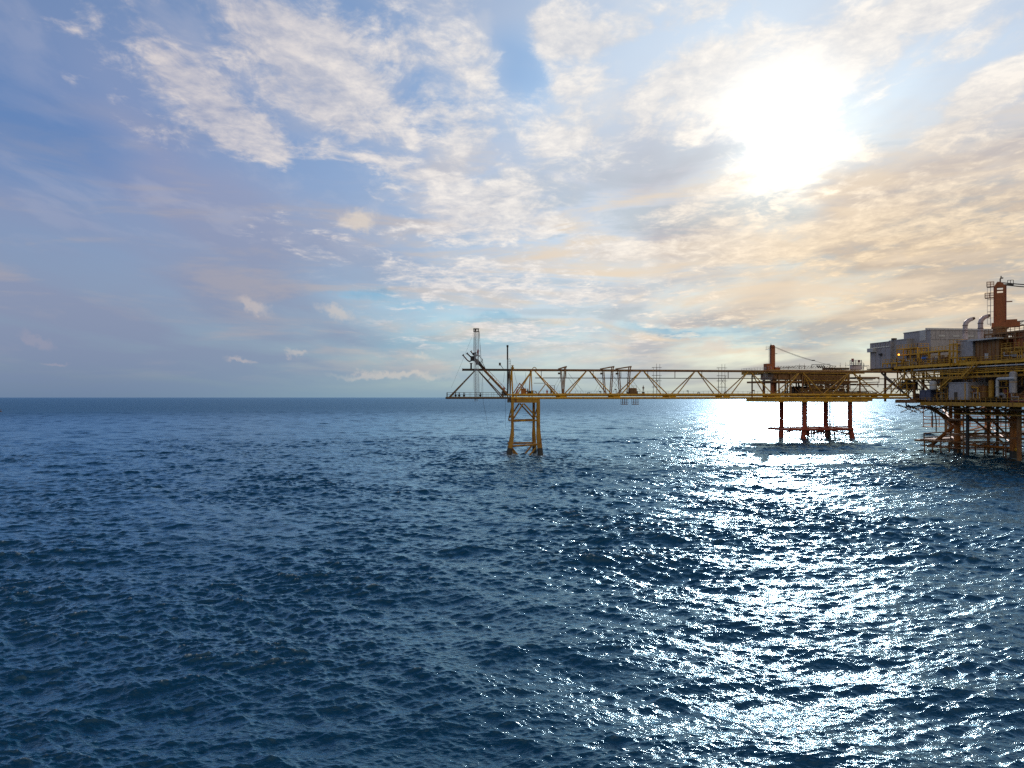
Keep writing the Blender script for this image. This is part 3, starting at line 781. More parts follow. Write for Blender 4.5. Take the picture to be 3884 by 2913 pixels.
MB().box(on(2412, 1.6, DK + .9), (.7, 1.4, .7), TB).box(on(2384, 1.6, DK + .8), (.8, 1.2, .5), TB).build("motor", SHD, dc)
rm = MB(); rail(rm, [on(2394, 1.0, DK + 2.1), on(2414, 1.0, DK + 2.1), on(2414, 2.6, DK + 2.1), on(2394, 2.6, DK + 2.1)], .65, .9, .03, 0); rail(rm, [on(2416, 1.0, DK + .6), on(2427, 1.0, DK + .6)], 1.2, .8, .03, 1); rm.build("rail", GAL, dc)
for x, lb in ((2374, "left"), (2415.5, "right")):
    ca = thing("hanging_cage", "open steel access cage hanging under the bridge, %s" % ("left of its twin" if lb == "left" else "right of its twin"), 'cage', BP(x, 1515, 1.5), 'access cages hanging under the bridge')
    m_ = MB(); a, b2 = bs(x - 10.5), bs(x + 10.5); z0 = bz(1534, x); z1 = ZL - .2
    for w in (.8, 2.2):
        for k in range(4): s = a + (b2 - a) * k / 3; m_.beam(B(s, w, z0), B(s, w, z1), .09)
        m_.beam(B(a, w, z0), B(b2, w, z0), .14); m_.beam(B(a, w, z0 + .6), B(b2, w, z0 + .6), .06); 
    for s in (a, b2): m_.beam(B(s, .8, z0), B(s, 2.2, z0), .12); m_.beam(B(s, .8, z0 + .6), B(s, 2.2, z0 + .6), .06)
    m_.build("cage_frame", BRN, ca)
    MB().box(B((a + b2) / 2, 1.5, z0 + .06), (b2 - a - .1, 1.3, .06), TB).build("floor", GRT, ca)
# small posts and lamps along the walkway
def post_lamp(px, y1, label, head=.3):
    t = thing("lamp_post", label, 'lamp post', on(px, 4.9), 'short lamp posts along the bridge walkway')
    MB().tube(on(px, 4.9), BP(px, y1, 4.9), .07, n=6).build("pole", DRK, t)
    MB().box(BP(px - 2, y1, 4.9), (.45, .3, head), TB).build("lamp_head", DRK, t)
for px, y1, lb in ((2337, 1477, "short lamp post left of the walking person on the bridge"), (2610, 1483, "short lamp post on the walkway midway between the two scaffold towers"), (2861, 1481, "short lamp post on the walkway just left of the crane"), (2278, 1486, "lowest lamp post, on the walkway left of the twin gantries")):
    post_lamp(px, y1, lb)
def bench(px, label):
    t = thing("pipe_stand", label, 'pipe stand', on(px, 1.0), 'pipe stands on the bridge deck')
    m_ = MB(); m_.beam(on(px - 4, 1, DK + .95), on(px + 5, 1, DK + .95), .14)
    for d in (-4, 4): m_.beam(on(px + d, 1), on(px + d, 1, DK + .95), .12)
    m_.build("frame", DRK, t)
for px, lb in ((2650, "pipe stand on the deck right of the middle lamp post"), (2751, "pipe stand on the deck in front of the right scaffold tower"), (2848, "pipe stand on the deck beside the lamp post near the crane"), (2233, "pipe stand on the deck under the second apex of the truss")): bench(px, lb)
for px, lb in ((1728, "dark valve stand at the far left tip of the bridge"), (1742, "dark valve stand second from the left tip of the bridge"), (1760, "slim dark valve stand between the left tip and the mast"), (1822, "dark valve stand with a wheel just right of the mast foot")):
    t = thing("valve_stand", lb, 'valve', on(px, 1.4, 15.84), 'valve stands on the dark cantilever deck')
    MB().tube(on(px, 1.4, 15.84), on(px, 1.4, 16.9), .12, n=8).box(on(px, 1.4, 16.2), (.55, .5, .5), TB).build("body", BLK, t)
    q = on(px, 1.4, 16.95); MB().path([q + V(math.cos(a) * .3, math.sin(a) * .3, 0) for a in np.linspace(0, math.tau, 9)], .05, 5).beam(q - V(.3, 0, 0), q + V(.3, 0, 0), .05).build("handwheel", DRK, t)
# loose ropes hanging to the sea
def rope(pts, label):
    m_ = MB(); m_.path([BP(x, y, 1.5) for x, y in pts], .03, 4); single("rope", label, 'rope', m_, CBL)
rope([(1831, 1500), (1834, 1530), (1842, 1570), (1850, 1612)], "thin slanting rope hanging from the mast foot towards the sea")
rope([(1917, 1500), (1917, 1560), (1918, 1622)], "thin straight rope hanging beside the support tower")
rope([(1913, 1411), (1912, 1430), (1909, 1450)], "short rope hanging from the top chord above the boom foot")
rope([(1951, 1412), (1955, 1435), (1962, 1458)], "slack rope between the top chord and the orange A-frame")
rope([(1994, 1412), (1994, 1472)], "straight rope hanging from the top chord over the olive worker")

# ------------------------------------------------------------------ small wellhead platform (frame: u right, v away)
T2 = R(12.0); c2, s2 = math.cos(T2), math.sin(T2)
def P2(u, v, z): return V(109.4 + u * c2 - v * s2, 279 + u * s2 + v * c2, z)
def u2(px, v=0.0):               # where a photograph column meets the face at v
    t = (px - 1942) / F
    return (t * (279 + v * c2) - 109.4 + v * s2) / (c2 - t * s2)
def z2(py, px, v=0.0): return EYE + (HOR - py) / F * P2(u2(px, v), v, 0).y
def Q(px, py, v=0.0): return P2(u2(px, v), v, z2(py, px, v))
wp = thing("wellhead_platform", "small brown four-legged wellhead platform standing in the sun glitter behind the bridge", 'platform', P2(9, 8, 0))
LEG = [(0, 0), (0, 15), (19.5, 0), (19.5, 15)]
for i, (u, v) in enumerate(LEG):
    du = -.7 if u < 5 else .9
    MB().path([P2(u, v, 15.2), P2(u, v, 5), P2(u + du * .5, v - .2, 2), P2(u + du, v - .5, -1.5)], [.84, .84, .92, 1.1], 14).build("leg", RED_P, wp); q = P2(u + du, v - .5, 0); FOAM_PTS.append((q.x, q.y, 1.0))
for u, v, r_ in ((-4.2 + 8.6, 5.0, .28), (2.2, 4, .22), (17, 9, .16), (13.2, 3, .16), (12.2, 3, .12)):
    MB().tube(P2(u, v, 15), P2(u, v, 1.2 if r_ > .2 else 3.2), r_, n=8).build("conductor", BRN, wp)
def deck(name, u0, u1, v0, v1, z0, z1, m=OCH, lab=None):
    mb = MB(); mb.box(P2((u0 + u1) / 2, (v0 + v1) / 2, z1 - .06), (u1 - u0 - .4, v1 - v0 - .4, .12), T2)
    h = z1 - z0
    for v in np.linspace(v0, v1, 5): mb.beam(P2(u0, v, (z0 + z1) / 2), P2(u1, v, (z0 + z1) / 2), .28, h)
    for u in np.linspace(u0 + .2, u1 - .2, 9): mb.beam(P2(u, v0 + .15, (z0 + z1) / 2 - .02), P2(u, v1 - .15, (z0 + z1) / 2 - .02), .24, h * .8)
    return mb.build(name, m, wp, lab)
UL, UR = u2(2925), u2(3322)
deck("cellar_deck", UL, UR - 5.5, -2.5, 18, 13.9, 15.3, YEL)
deck("cellar_deck", UR - 5.4, UR, 2, 14, 14.2, 15.2, OCH)
UL2, UR2 = u2(2912), u2(3262)
deck("main_deck", UL2, UR2, -2.5, 19, 24.6, 25.9, OCH)
MB().box(P2((UL2 + UR2) / 2 - 2, 3, 23.4), (UR2 - UL2 - 7, 9, 2.2), T2).build("deck_house", BRN, wp)
MB().box(P2(4.2, 10, 17.3), (6, 3, 3.6), T2).box(P2(14.4, 10.5, 17.0), (4.6, 3, 3.0), T2).box(P2(10.4, 5, 16.1), (3.0, 3, 1.5), T2).box(P2(9.2, 13, 19.2), (14, .4, 1.6), T2).build("equipment_box", SHD, wp)
deck("mezzanine_deck", UL2 + 1.2, UR2 - 2, -1.5, 17, 21.2, 21.9, BRN)
deck("side_deck", u2(3262), u2(3335), 0, 10, 22.9, 23.5, BRN)
deck("side_deck", u2(3240), u2(3330), 0, 9, 20.4, 20.9, BRN)
deck("lower_walk", UL + 2, UR - 1, -1.8, -.6, 17.0, 17.35, DRK)
for u in np.linspace(UL2 + 3.4, UR2 - 1.5, 8):
    for v in (-1.9, 8, 17):
        MB().beam(P2(u, v, 15.3), P2(u, v, 24.3), .45).build("column", BRN, wp)
us = np.linspace(UL2 + 3.4, UR2 - 1.5, 8)
for i in range(7):
    a, b_ = us[i], us[i + 1]
    if i % 2: a, b_ = b_, a
    MB().tube(P2(a, -1.9, 16), P2(b_, -1.9, 21), .12, n=6).build("brace", BRN, wp)
rm = MB()
rail(rm, [P2(UL2, -2.5, 25.9), P2(UL2, 19, 25.9), P2(UR2, 19, 25.9)], 1.1, 2.0, .03)
rail(rm, [P2(UL2, -2.5, 21.9), P2(UL2 + .4, 6, 21.9)], 1.1, 1.5, .035); rail(rm, [P2(UL + 4, -2.4, 15.3), P2(UR, -2.4, 15.3)], 1.1, 2.0, .03)
rm.build("handrail", GAL, wp)
# boat landing and jacket bracing near the water
bl = MB(); zl = 3.6
for a, b_ in (((-6.5, -1), (20, -1)), ((-6.5, 14), (20, 14)), ((-6.5, -1), (-6.5, 9)), ((0, 0), (0, 15)), ((19.5, 0), (19.5, 15)), ((6, -1), (6, 15)), ((13, -1), (13, 15))):
    bl.tube(P2(a[0], a[1], zl), P2(b_[0], b_[1], zl), .5, n=8)
bl.build("landing_frame", RED_P, wp)
bl = MB()
for a, b_ in (((0, 0, 1.6), (10, 0, 3.5)), ((10, 0, 3.5), (19.5, 0, 1.6)), ((0, 15, 1.6), (10, 15, 3.5)), ((10, 15, 3.5), (19.5, 15, 1.6)), ((0, 0, 3.5), (19.5, 15, 3.5)), ((0, 15, 3.4), (19.5, 0, 3.4)), ((0, 0, 4.6), (19.5, 0, 4.6))):
    bl.tube(P2(*a), P2(*b_), .26, n=8)
bl.build("jacket_brace", RED_P, wp)
bl = MB(); rr = random.Random(5)
for k in range(26):
    u = rr.uniform(1.2, 16.5); v = rr.uniform(-1, 4); bl.beam(P2(u, v, zl - .2), P2(u, v, rr.uniform(-.4, 1.6)), rr.uniform(.12, .34))
for zz in (1.1, 2.2): bl.beam(P2(1, -1, zz), P2(9.5, -1, zz), .22); bl.beam(P2(9, -.5, zz + .4), P2(17, 0, zz + .6), .16)
bl.tube(P2(9.5, 0, 3.2), P2(13.5, 0, .2), .2, n=6).tube(P2(17.4, 0, 1), P2(19.4, 0, 2.8), .22, n=6).beam(P2(-6.5, -1, 3.6), P2(-6.5, -1, .2), .3).beam(P2(-6.5, -1, .4), P2(-1, -1, .4), .12)
for k in range(7): bl.beam(P2(1.4 + k * 1.2, -1.1, .3), P2(1.4 + k * 1.2, -1.1, 3.4), .1)
bl.build("boat_landing", DRK, wp)
bl = MB()
bl.tube(P2(0, 0, 13.2), P2(11.5, 5, 13.2), .17, n=8).tube(P2(4.4, 5, 13.2), P2(13, 9, 13.2), .1, n=8)
bl.build("cross_pipe", REDP, wp)
bl = MB(); bl.tube(P2(1.2, 1, 9.5), P2(11.8, 14, 9.5), .14, n=6); bl.tube(P2(1.2, 1, 7.0), P2(4.6, 6, 9.6), .12, n=6); bl.tube(P2(13.2, 14, 12), P2(17, 14, 15), .14, n=6); bl.tube(P2(14, 13, 11.5), P2(17.6, 13, 15), .1, n=6)
bl.path([P2(14.0, 3, 15), P2(13.8, 3, 12), P2(14.6, 3, 8), P2(14.5, 3, 3.6)], .14, 6); bl.path([P2(-1.2, 0, 14.8), P2(-1.8, 0, 13), P2(-1.2, 0, 11.2), P2(-.6, 0, 10.6)], .08, 5)
bl.path([P2(.6, -.2, 6.6), P2(1.8, -.2, 6.6), P2(1.6, -.2, 3.8)], .12, 5)
bl.build("riser_pipe", BRN, wp)

# equipment between its decks -----------------------------------------------------
rr = random.Random(21)
def wellhead(u, v, label):
    t = thing("wellhead_valve_tree", label, 'wellhead', P2(u, v, 15.3), 'wellhead valve trees inside the small platform')
    m_ = MB(); m_.tube(P2(u, v, 15.3), P2(u, v, 20.4), .2, n=8)
    for z_ in (16.2, 17.4, 18.6, 19.6): m_.box(P2(u, v, z_), (.8, .7, .5), T2)
    m_.tube(P2(u - .9, v, 18.0), P2(u + .9, v, 18.0), .14, n=6).tube(P2(u + .9, v, 18.0), P2(u + .9, v, 15.9), .12, n=6)
    m_.build("valve_body", SHD, t)
    w_ = MB()
    for z_, s_ in ((17.4, 1), (18.6, -1)):
        q = P2(u + s_ * .6, v - .2, z_); w_.path([q + V(0, math.cos(a) * .3, math.sin(a) * .3) for a in np.linspace(0, math.tau, 8)], .05, 4)
    w_.build("handwheel", REDP, t); return t
w0 = wellhead(3.2, 1.5, "dark valve tree inside the wellhead platform, leftmost of its front row")
k = 0
NM = ["second", "third", "fourth", "fifth", "sixth", "rightmost"]
for i in range(1, 7):
    dup(w0, P2(3.2 + i * 2.7, 1.5, 0) - P2(3.2, 1.5, 0), "dark valve tree inside the wellhead platform, %s of its front row" % (NM[i - 1] + (" from the left" if i < 6 else "")))
for i in range(5):
    dup(w0, P2(4.4 + i * 3.3, 9.5, 0) - P2(3.2, 1.5, 0), "dark valve tree in the wellhead platform's back row, %s" % ["leftmost", "second from the left", "in the middle", "second from the right", "rightmost"][i])
def skid(name, label, cat, u, v, z, w, d, h, m, tall=False):
    t = thing(name, label, cat, P2(u, v, z))
    MB().box(P2(u, v, z + .1), (w, d, .2), T2).build("skid", DRK, t)
    if tall: MB().lathe(P2(u, v, z + .2), [(w * .3, 0), (w * .46, .3), (w * .46, h - .5), (w * .3, h - .2), (.06, h)], 16).build("shell", m, t)
    else:
        mb = MB(); mm = Matrix.Rotation(T2, 3, 'Z') @ Matrix.Rotation(R(90), 3, 'Y')
        mb.lathe(P2(u - w / 2, v, z + .3 + h / 2), [(.05, 0), (h * .3, .08), (h * .46, .35), (h * .46, w - .35), (h * .3, w - .08), (.05, w)], 16, mm); mb.build("shell", m, t)
        MB().box(P2(u - w * .3, v, z + .35), (.3, h * .7, .5), T2).box(P2(u + w * .3, v, z + .35), (.3, h * .7, .5), T2).build("saddle", DRK, t)
    MB().tube(P2(u + w * .2, v - .1, z + h * .8), P2(u + w * .2, v - .1, z + h + 1.0), .1, n=6).box(P2(u + w * .2, v - .1, z + h + .5), (.45, .45, .35), T2).build("valve", DRK, t)
skid("separator_vessel", "brown horizontal vessel lying on the wellhead platform's middle deck, left half", 'vessel', 2.0, 0.6, 21.9, 4.2, 2, 1.7, BRN)
skid("separator_vessel", "brown horizontal vessel lying on the wellhead platform's middle deck, right half", 'vessel', 14.6, 0.8, 21.9, 5.0, 2, 1.6, OCH)
skid("scrubber_vessel", "upright brown vessel standing on the wellhead platform's middle deck between two lying ones", 'vessel', 8.2, 0.4, 21.9, 1.6, 1.5, 2.2, BRN, True)
def rack(label, items, m=BRN, r_=(.08, .2)):
    t = thing("pipe_rack", label, 'pipe rack', P2(*items[0][0]))
    fr_ = MB()
    for (a, b_) in items: fr_.beam(P2(*a), P2(a[0], a[1], a[2] + 3.6), .18); fr_.beam(P2(*b_), P2(b_[0], b_[1], b_[2] + 3.6), .18); 
    a, b_ = items[0]
    for h in (1.1, 2.3, 3.5): fr_.beam(P2(a[0], a[1], a[2] + h), P2(b_[0], b_[1], b_[2] + h), .16)
    fr_.build("frame", m, t)
    for h in (.5, 1.0, 1.5, 2.0, 2.6, 3.1):
        if rr.random() < .2: continue
        rad_ = rr.uniform(*r_); z_ = a[2] + h; pa, pb = P2(a[0] + rr.uniform(0, 1), a[1] - .3, z_), P2(b_[0] - rr.uniform(0, 1), b_[1] - .3, z_)
        pts = [pa, pb]
        if rr.random() < .7: pts = [pa + V(0, 0, rr.choice((-1, 1)) * .9), pa, pb, pb + V(0, 0, rr.choice((-1, 1)) * .9)]
        MB().path(pts, rad_, 6).build("pipe", rr.choice((BRN, OCH, DRK, BRN)), t)
rack("brown pipe rack low on the wellhead platform's front, left of its middle", [((-3, -2.0, 15.4), (6.5, -2.0, 15.4))])
rack("brown pipe rack low on the wellhead platform's front, right of its middle", [((7, -2.0, 15.4), (15.5, -2.0, 15.4))], OCH)
rack("dark pipe rack at the wellhead platform's lower right end", [((16.2, -1.4, 15.4), (25.5, -1.4, 15.4))], DRK)
rack("dark pipe rack deep inside the wellhead platform behind the valve trees", [((-2, 13, 15.4), (18, 13, 15.4))], DRK)
rack("brown pipe rack at mid height on the wellhead platform's front", [((0, -2.1, 18.4), (18, -2.1, 18.4))], BRN, (.09, .2))
rack("brown pipe rack under the wellhead platform's top deck", [((-1, -1.9, 20.4), (17, -1.9, 20.4))], OCH, (.1, .22))
pp = thing("pipe_bundle", "bundle of dark pipes running from the small platform towards the big one, below deck rails", 'pipes', P2(24, 3, 17))
for k in range(5):
    z_ = 15.9 + k * .42 + (.5 if k > 2 else 0); MB().path([P2(17 + k * .4, 2.5 + k * .3, z_), P2(27 + k, 2.5, z_), P2(29.5 + k * .5, 2.5, z_ - .5 if k else z_), P2(33, 2, z_ - .6)], .13 + .03 * (k % 3), 6).build("pipe", (DRK, BRN, DRK, BLK, BRN)[k], pp)
for k, (xa, ya, xb, yb) in enumerate(((3262, 1433, 3334, 1433), (3250, 1437, 3320, 1437), (3260, 1441, 3310, 1441), (3262, 1452, 3330, 1449), (3255, 1459, 3300, 1459), (3262, 1465, 3300, 1465))):
    MB().path([Q(xa, ya, 3), Q(xb, yb, 3)] + ([Q(xb, yb + 20, 3)] if k in (0, 3) else []), .16, 6).build("pipe", (REDP, DRK, BRN, DRK, BRN, DRK)[k], pp)

rr = random.Random(77)
m_ = MB()
for k in range(70):
    u, z_ = rr.uniform(-.5, 21), rr.uniform(15.8, 22.3)
    if rr.random() < .55: m_.tube(P2(u, rr.uniform(4, 5), z_), P2(u + rr.uniform(1.5, 5), rr.uniform(4, 5), z_), rr.uniform(.12, .34), n=7)
    else: m_.tube(P2(u, 4.6, z_), P2(u + rr.uniform(-.3, .3), 4.6, min(z_ + rr.uniform(1.2, 4), 24.4)), rr.uniform(.12, .32), n=7)
for k in range(34): m_.box(P2(rr.uniform(0, 20), rr.uniform(5.2, 6.4), rr.uniform(16, 23.5)), (rr.uniform(.5, 1.8), .8, rr.uniform(.5, 1.7)), T2)
m_.build("pipe_manifold", SHD, wp)
m_ = MB()
for k in range(30):
    u = rr.uniform(0, 24); z_ = rr.uniform(15.6, 18.2); m_.box(P2(u, rr.uniform(-1.2, 0), z_), (rr.uniform(.4, 1.3), .6, rr.uniform(.3, 1.0)), T2)
m_.box(P2(10, 8, 16.0), (20, .3, 1.4), T2)
m_.build("valve_manifold", BRN, wp)

# its crane -------------------------------------------------------------------------
cr = thing("pedestal_crane", "dark red pedestal crane with lowered boom on the wellhead platform's left corner", 'crane', Q(2929, 1400, 2))
p0 = Q(2929.5, 1400, 2)
MB().lathe(V(p0.x, p0.y, 14.2), [(.72, 0), (.72, 11.5), (1.0, 11.6), (1.0, 12.0), (.72, 12.0)], 16).build("pedestal", CRN, cr)
mb = MB(); zc = z2(1316, 2929, 2); ztop = z2(1310, 2929, 2)
mb.box((p0 + V(0, 0, (zc - p0.z) / 2 - .2)), (1.55, 1.3, zc - p0.z + .4), T2)
mm = Matrix.Rotation(T2, 3, 'Z') @ Matrix.Rotation(R(90), 3, 'X'); mb.lathe(V(p0.x, p0.y, zc) - V(-s2, c2, 0) * -.65, [(.775, 0), (.775, 1.3)], 16, mm)
mb.build("mast", CRN, cr)
MB().box(Q(2916, 1393, 1.5), (2.9, 2.4, 2.6), T2).box(Q(2945, 1399, 1.5), (2.0, 1.8, 1.2), T2).build("cab", CRN, cr)
la = MB(); ladder(la, Q(2918.5, 1392, 1.8), Q(2918.5, 1318, 1.8), .5, V(c2, s2, 0)); 
for y_ in (1325, 1340, 1355, 1370, 1385): la.beam(Q(2918.5, y_, 1.8), Q(2924, y_, 1.8), .07)
rail(la, [Q(2906, 1326, 1.2), Q(2920, 1326, 1.2), Q(2920, 1326, 2.6), Q(2906, 1326, 2.6), Q(2906, 1326, 1.2)], 1.1, .9, .04); la.box(Q(2913, 1326.5, 1.9), (1.4, 1.6, .08), T2)
rail(la, [Q(2898, 1403, .5), Q(2910, 1403, .5)], 1.0, .8, .05); rail(la, [Q(2898, 1431, .5), Q(2910, 1431, .5)], 1.3, .8, .06)
la.build("ladder", GAL, cr)
MB().tube(Q(2924, 1310, 2), Q(2924, 1301, 2), .05, n=5).beam(Q(2938, 1341, 2), Q(2948, 1341, 2), .16).box(Q(2924.5, 1312, 2), (.5, .5, .9), T2).build("fittings", DRK, cr)
bo = MB(); ba, bb = Q(2944, 1397, 2), Q(3172, 1396, 2.5)
n = 22
for k in range(n):
    a, b_ = ba.lerp(bb, k / n), ba.lerp(bb, (k + 1) / n)
    for dv, dz in ((-.5, 0), (.5, 0), (0, .8)):
        bo.beam(a + V(0, dv, dz), b_ + V(0, dv, dz), .12)
    bo.beam(a + V(0, -.5, 0), b_ + V(0, 0, .8), .07); bo.beam(a + V(0, .5, 0), b_ + V(0, 0, .8), .07); bo.beam(a + V(0, -.5, 0), b_ + V(0, .5, 0), .06)
bo.build("boom", DRK, cr)
cbm = MB(); cbm.path(sag(Q(2926, 1309, 1.8), Q(3081, 1366, 1.8), .35), .055, 4); cbm.path(sag(Q(2926, 1312, 2.3), Q(3080, 1368, 2.3), .35), .055, 4); cbm.path(sag(Q(3090, 1369, 2), Q(3170, 1390, 2), .1), .05, 4); cbm.box(Q(3085, 1367, 2), (1.2, .3, .35), T2)
cbm.build("cable", CBL, cr)
br = MB()
for v in (1.2, 3.6):
    for x in (3079, 3148): br.beam(Q(x, 1398, v), Q(x, 1383, v), .16)
    br.beam(Q(3079, 1383, v), Q(3148, 1381, v), .2)
for k in range(4): br.beam(Q(3098 + k * 8, 1386, 1.4), Q(3106 + k * 8, 1396, 1.4), .3)
o_ = single("boom_rest", "dark boom rest frame on the wellhead platform's roof under the crane cable", 'frame', br, BLK)
# roof items
tk = thing("roof_tank", "rusty pinkish drum tank with a railed top on the wellhead platform's roof", 'tank', Q(3246, 1402, 3))
q = Q(3246, 1403.5, 4); MB().lathe(q, [(2.0, 0), (2.15, .2), (2.15, 1.7), (1.9, 1.85)], 20).build("shell", PNK, tk)
m_ = MB(); ring = [q + V(math.cos(a) * 2.2, math.sin(a) * 2.2, 1.85) for a in np.linspace(0, math.tau, 9)]; rail(m_, ring, 1.9, .9, .05, 2); m_.box(q + V(0, 0, 1.9), (4.5, 4.5, .14), T2); m_.build("railing", GAL, tk)
MB().box(Q(3234, 1366, 4), (.7, .6, 1.2), T2).box(Q(3258, 1370, 4), (.5, .5, .9), T2).build("gear_box", REDP, tk)
m_ = MB()
for k, (x0_, y0_, x1_) in enumerate(((3266, 1377, 3276), (3272, 1387, 3296), (3275, 1390, 3289))):
    m_.path([Q(x0_ - 3, y0_ + 14, 3), Q(x0_, y0_, 3), Q(x1_, y0_, 3), Q(x1_, 1404, 3)], .11, 6)
single("goose_neck_pipes", "grey goose neck pipes beside the roof tank on the wellhead platform", 'pipes', m_, GAL)
def ant(px, y1, label, y0_=1400):
    m_ = MB(); m_.tube(Q(px, y0_, 3), Q(px, y1, 3), .05, n=5).tube(Q(px, y0_, 3), Q(px, y0_ - 6, 3), .1, n=6).box(Q(px, (y1 + y0_) / 2, 3), (.25, .2, .3), T2)
    single("antenna", label, 'antenna', m_, DRK, 'antennas on the wellhead platform roof')
ant(2990, 1387, "shortest roof antenna, on the wellhead platform near the crane"); ant(3033, 1379, "roof antenna on the wellhead platform, left one of the railed pair"); ant(3051, 1379, "roof antenna on the wellhead platform, right one of the railed pair"); ant(3187, 1376, "roof antenna on the wellhead platform, right of the boom rest"); ant(3208, 1374, "roof antenna nearest the rusty drum tank, left side")
m_ = MB(); rail(m_, [Q(3016, 1399, 1), Q(3053, 1399, 1)], 1.2, 1.5, .04, 0); m_.beam(Q(2955, 1396, 0), Q(3015, 1392, 0), .2); m_.box(Q(3170, 1399, 5), (9, 4, .8), T2)
m_.build("roof_rail", DRK, wp)

# ------------------------------------------------------------------ big platform (frame: u to the right into it, v away from the viewer along its visible side)
TM = R(8.0); cM, sM = math.cos(TM), math.sin(TM)
X0, Y0 = 120.3, 175.0
def PM(u, v, z): return V(X0 + u * cM - v * sM, Y0 + u * sM + v * cM, z)
def vM(px, u=0.0):
    t = (px - 1942) / F
    return (X0 + u * cM - t * (Y0 + u * sM)) / (sM + t * cM)
def zM(py, px, u=0.0): return EYE + (HOR - py) / F * PM(u, vM(px, u), 0).y
def W(px, py, u=0.0): return PM(u, vM(px, u), zM(py, px, u))
mp_ = thing("production_platform", "big ochre oil production platform at the right edge, standing on thick legs in the sea", 'platform', PM(15, 20, 0))
VN, VF = -16.0, vM(3392)             # near (outside the frame) and far ends of the main deck
DZ = 24.7                            # main deck top
# main deck: plating, edge girder and hanging frames
m_ = MB(); m_.slab([tuple(PM(u, v, 0).xy) for u, v in ((.5, VN), (66, VN), (66, VF + 30), (30, VF + 30), (30, VF + 14), (.5, VF + 14))], DZ - .3, DZ - .05); m_.build("deck_plate", GRT, mp_)
m_ = MB(); m_.beam(PM(0, VN, DZ - .25), PM(0, VF, DZ - .25), .3, .75); m_.beam(PM(0, VF, DZ - .25), PM(6, VF, DZ - .25), .3, .7); m_.build("edge_girder", YEL2, mp_)
m_ = MB()
for v in np.arange(VN, VF, 3.1): m_.beam(PM(.3, v, DZ - .4), PM(.3, v, DZ - 3.6), .3); m_.beam(PM(.2, v, DZ - .75), PM(30, v, DZ - .75), .3, .8)
m_.beam(PM(.3, VN, DZ - 1.75), PM(.3, VF - 2, DZ - 1.75), .18, .3)
m_.beam(PM(.3, VN, DZ - 3.7), PM(.3, VF - 3, DZ - 3.7), .3, .55)
m_.build("deck_frame", OCH, mp_)
for z_, m in ((DZ - 1.25, WHT), (DZ - 2.75, YEL2)):
    MB().tube(PM(-.25, VN, z_), PM(-.25, VF - 9, z_), .16, n=8).build("pipeline", m, mp_)
MB().tube(PM(-.1, VN, DZ - 2.2), PM(-.1, VF - 5, DZ - 2.2), .11, n=8).build("pipeline", OCH, mp_)
m_ = MB(); rail(m_, [PM(-.1, VN, DZ + .1), PM(-.1, VF, DZ + .1)], 1.1, 1.6, .04); rail(m_, [PM(-.1, VF - 8, DZ - 3.4), PM(-.1, VN, DZ - 3.4)], 1.1, 1.8, .04); m_.build("handrail", YEL, mp_)
# lower deck reaches further out
LU = -2.2
VL = vM(3492, LU)
m_ = MB(); m_.beam(PM(LU, VN, 13.95), PM(LU, VL, 13.95), .35, .95); m_.beam(PM(LU, VL, 13.95), PM(22, VL, 13.95), .35, .9)
for v in np.arange(VN, VL, 4.0): m_.beam(PM(LU + .2, v, 13.9), PM(34, v, 13.9), .3, .7)
m_.build("edge_girder", OCH, mp_)
MB().slab([tuple(PM(u, v, 0).xy) for u, v in ((LU + .25, VN), (66, VN), (66, VL + 26), (24, VL + 26), (24, VL - .3), (LU + .25, VL - .3))], 14.32, 14.5).build("deck_plate", GRT, mp_)
m_ = MB(); rail(m_, [PM(LU, VN, 14.45), PM(LU, VL, 14.45), PM(LU + 6, VL, 14.45)], 1.1, 1.7, .04); m_.build("handrail", OCH, mp_)
# bridge landing: dark machinery corner between the bridge end and the lower deck
vb0, vb1 = vM(3455, -2), VL
m_ = MB(); m_.slab([tuple(PM(u, v, 0).xy) for u, v in ((-3.4, VL + .3), (14, VL + .3), (14, VL + 9), (-3.4, VL + 9))], 14.9, 15.05)
for v in np.arange(VL + 1, VL + 8, 3): m_.beam(PM(-3.4, v, 14.5), PM(14, v, 14.5), .3, .7)
m_.beam(PM(-3.4, VL + .3, 14.5), PM(-3.4, VL + 9, 14.5), .35, .8)
m_.build("bridge_landing", BRN, mp_)
for u in (1.2, 14, 26):
    for v in (VN + 4, 5, 17, 29, 40, VF + 6):
        MB().beam(PM(u, v, 14.4), PM(u, v, DZ - .8), .5).build("column", BRN, mp_)
for (a, b_) in (((1.2, 29), (1.2, 40)), ((1.2, 40), (1.2, VF + 6)), ((1.2, 5), (1.2, -6))):
    MB().tube(PM(a[0], a[1], 14.6), PM(b_[0], b_[1], DZ - 3), .28, n=8).build("brace", BRN, mp_)
MB().tube(W(3344, 1415, -1), W(3425, 1487, -1), .3, n=8).build("brace", DRK, mp_, "dark brace slanting down at the bridge end")
for a in ((3404, 1440, 3352, 1492), (3418, 1443, 3378, 1490), (3424, 1440, 3416, 1480), (3432, 1440, 3452, 1486), (3395, 1438, 3368, 1470), (3440, 1445, 3480, 1470), (3330, 1437, 3440, 1437), (3318, 1459, 3450, 1459), (3446, 1496, 3480, 1450), (3430, 1488, 3448, 1470)):
    MB().tube(W(a[0], a[1], 2), W(a[2], a[3], 2), .14, n=6).build("brace", DRK if a[0] % 3 else BRN, mp_)
for a in ((3390, 1436, 3420, 1478), (3448, 1436, 3400, 1490), (3462, 1470, 3425, 1500), (3400, 1455, 3470, 1455), (3380, 1440, 3380, 1500), (3415, 1438, 3415, 1500), (3440, 1436, 3440, 1505), (3350, 1475, 3450, 1475)):
    MB().tube(W(a[0], a[1], 1), W(a[2], a[3], 1), .17, n=6).build("brace", OCH if a[0] % 4 else YEL, mp_)
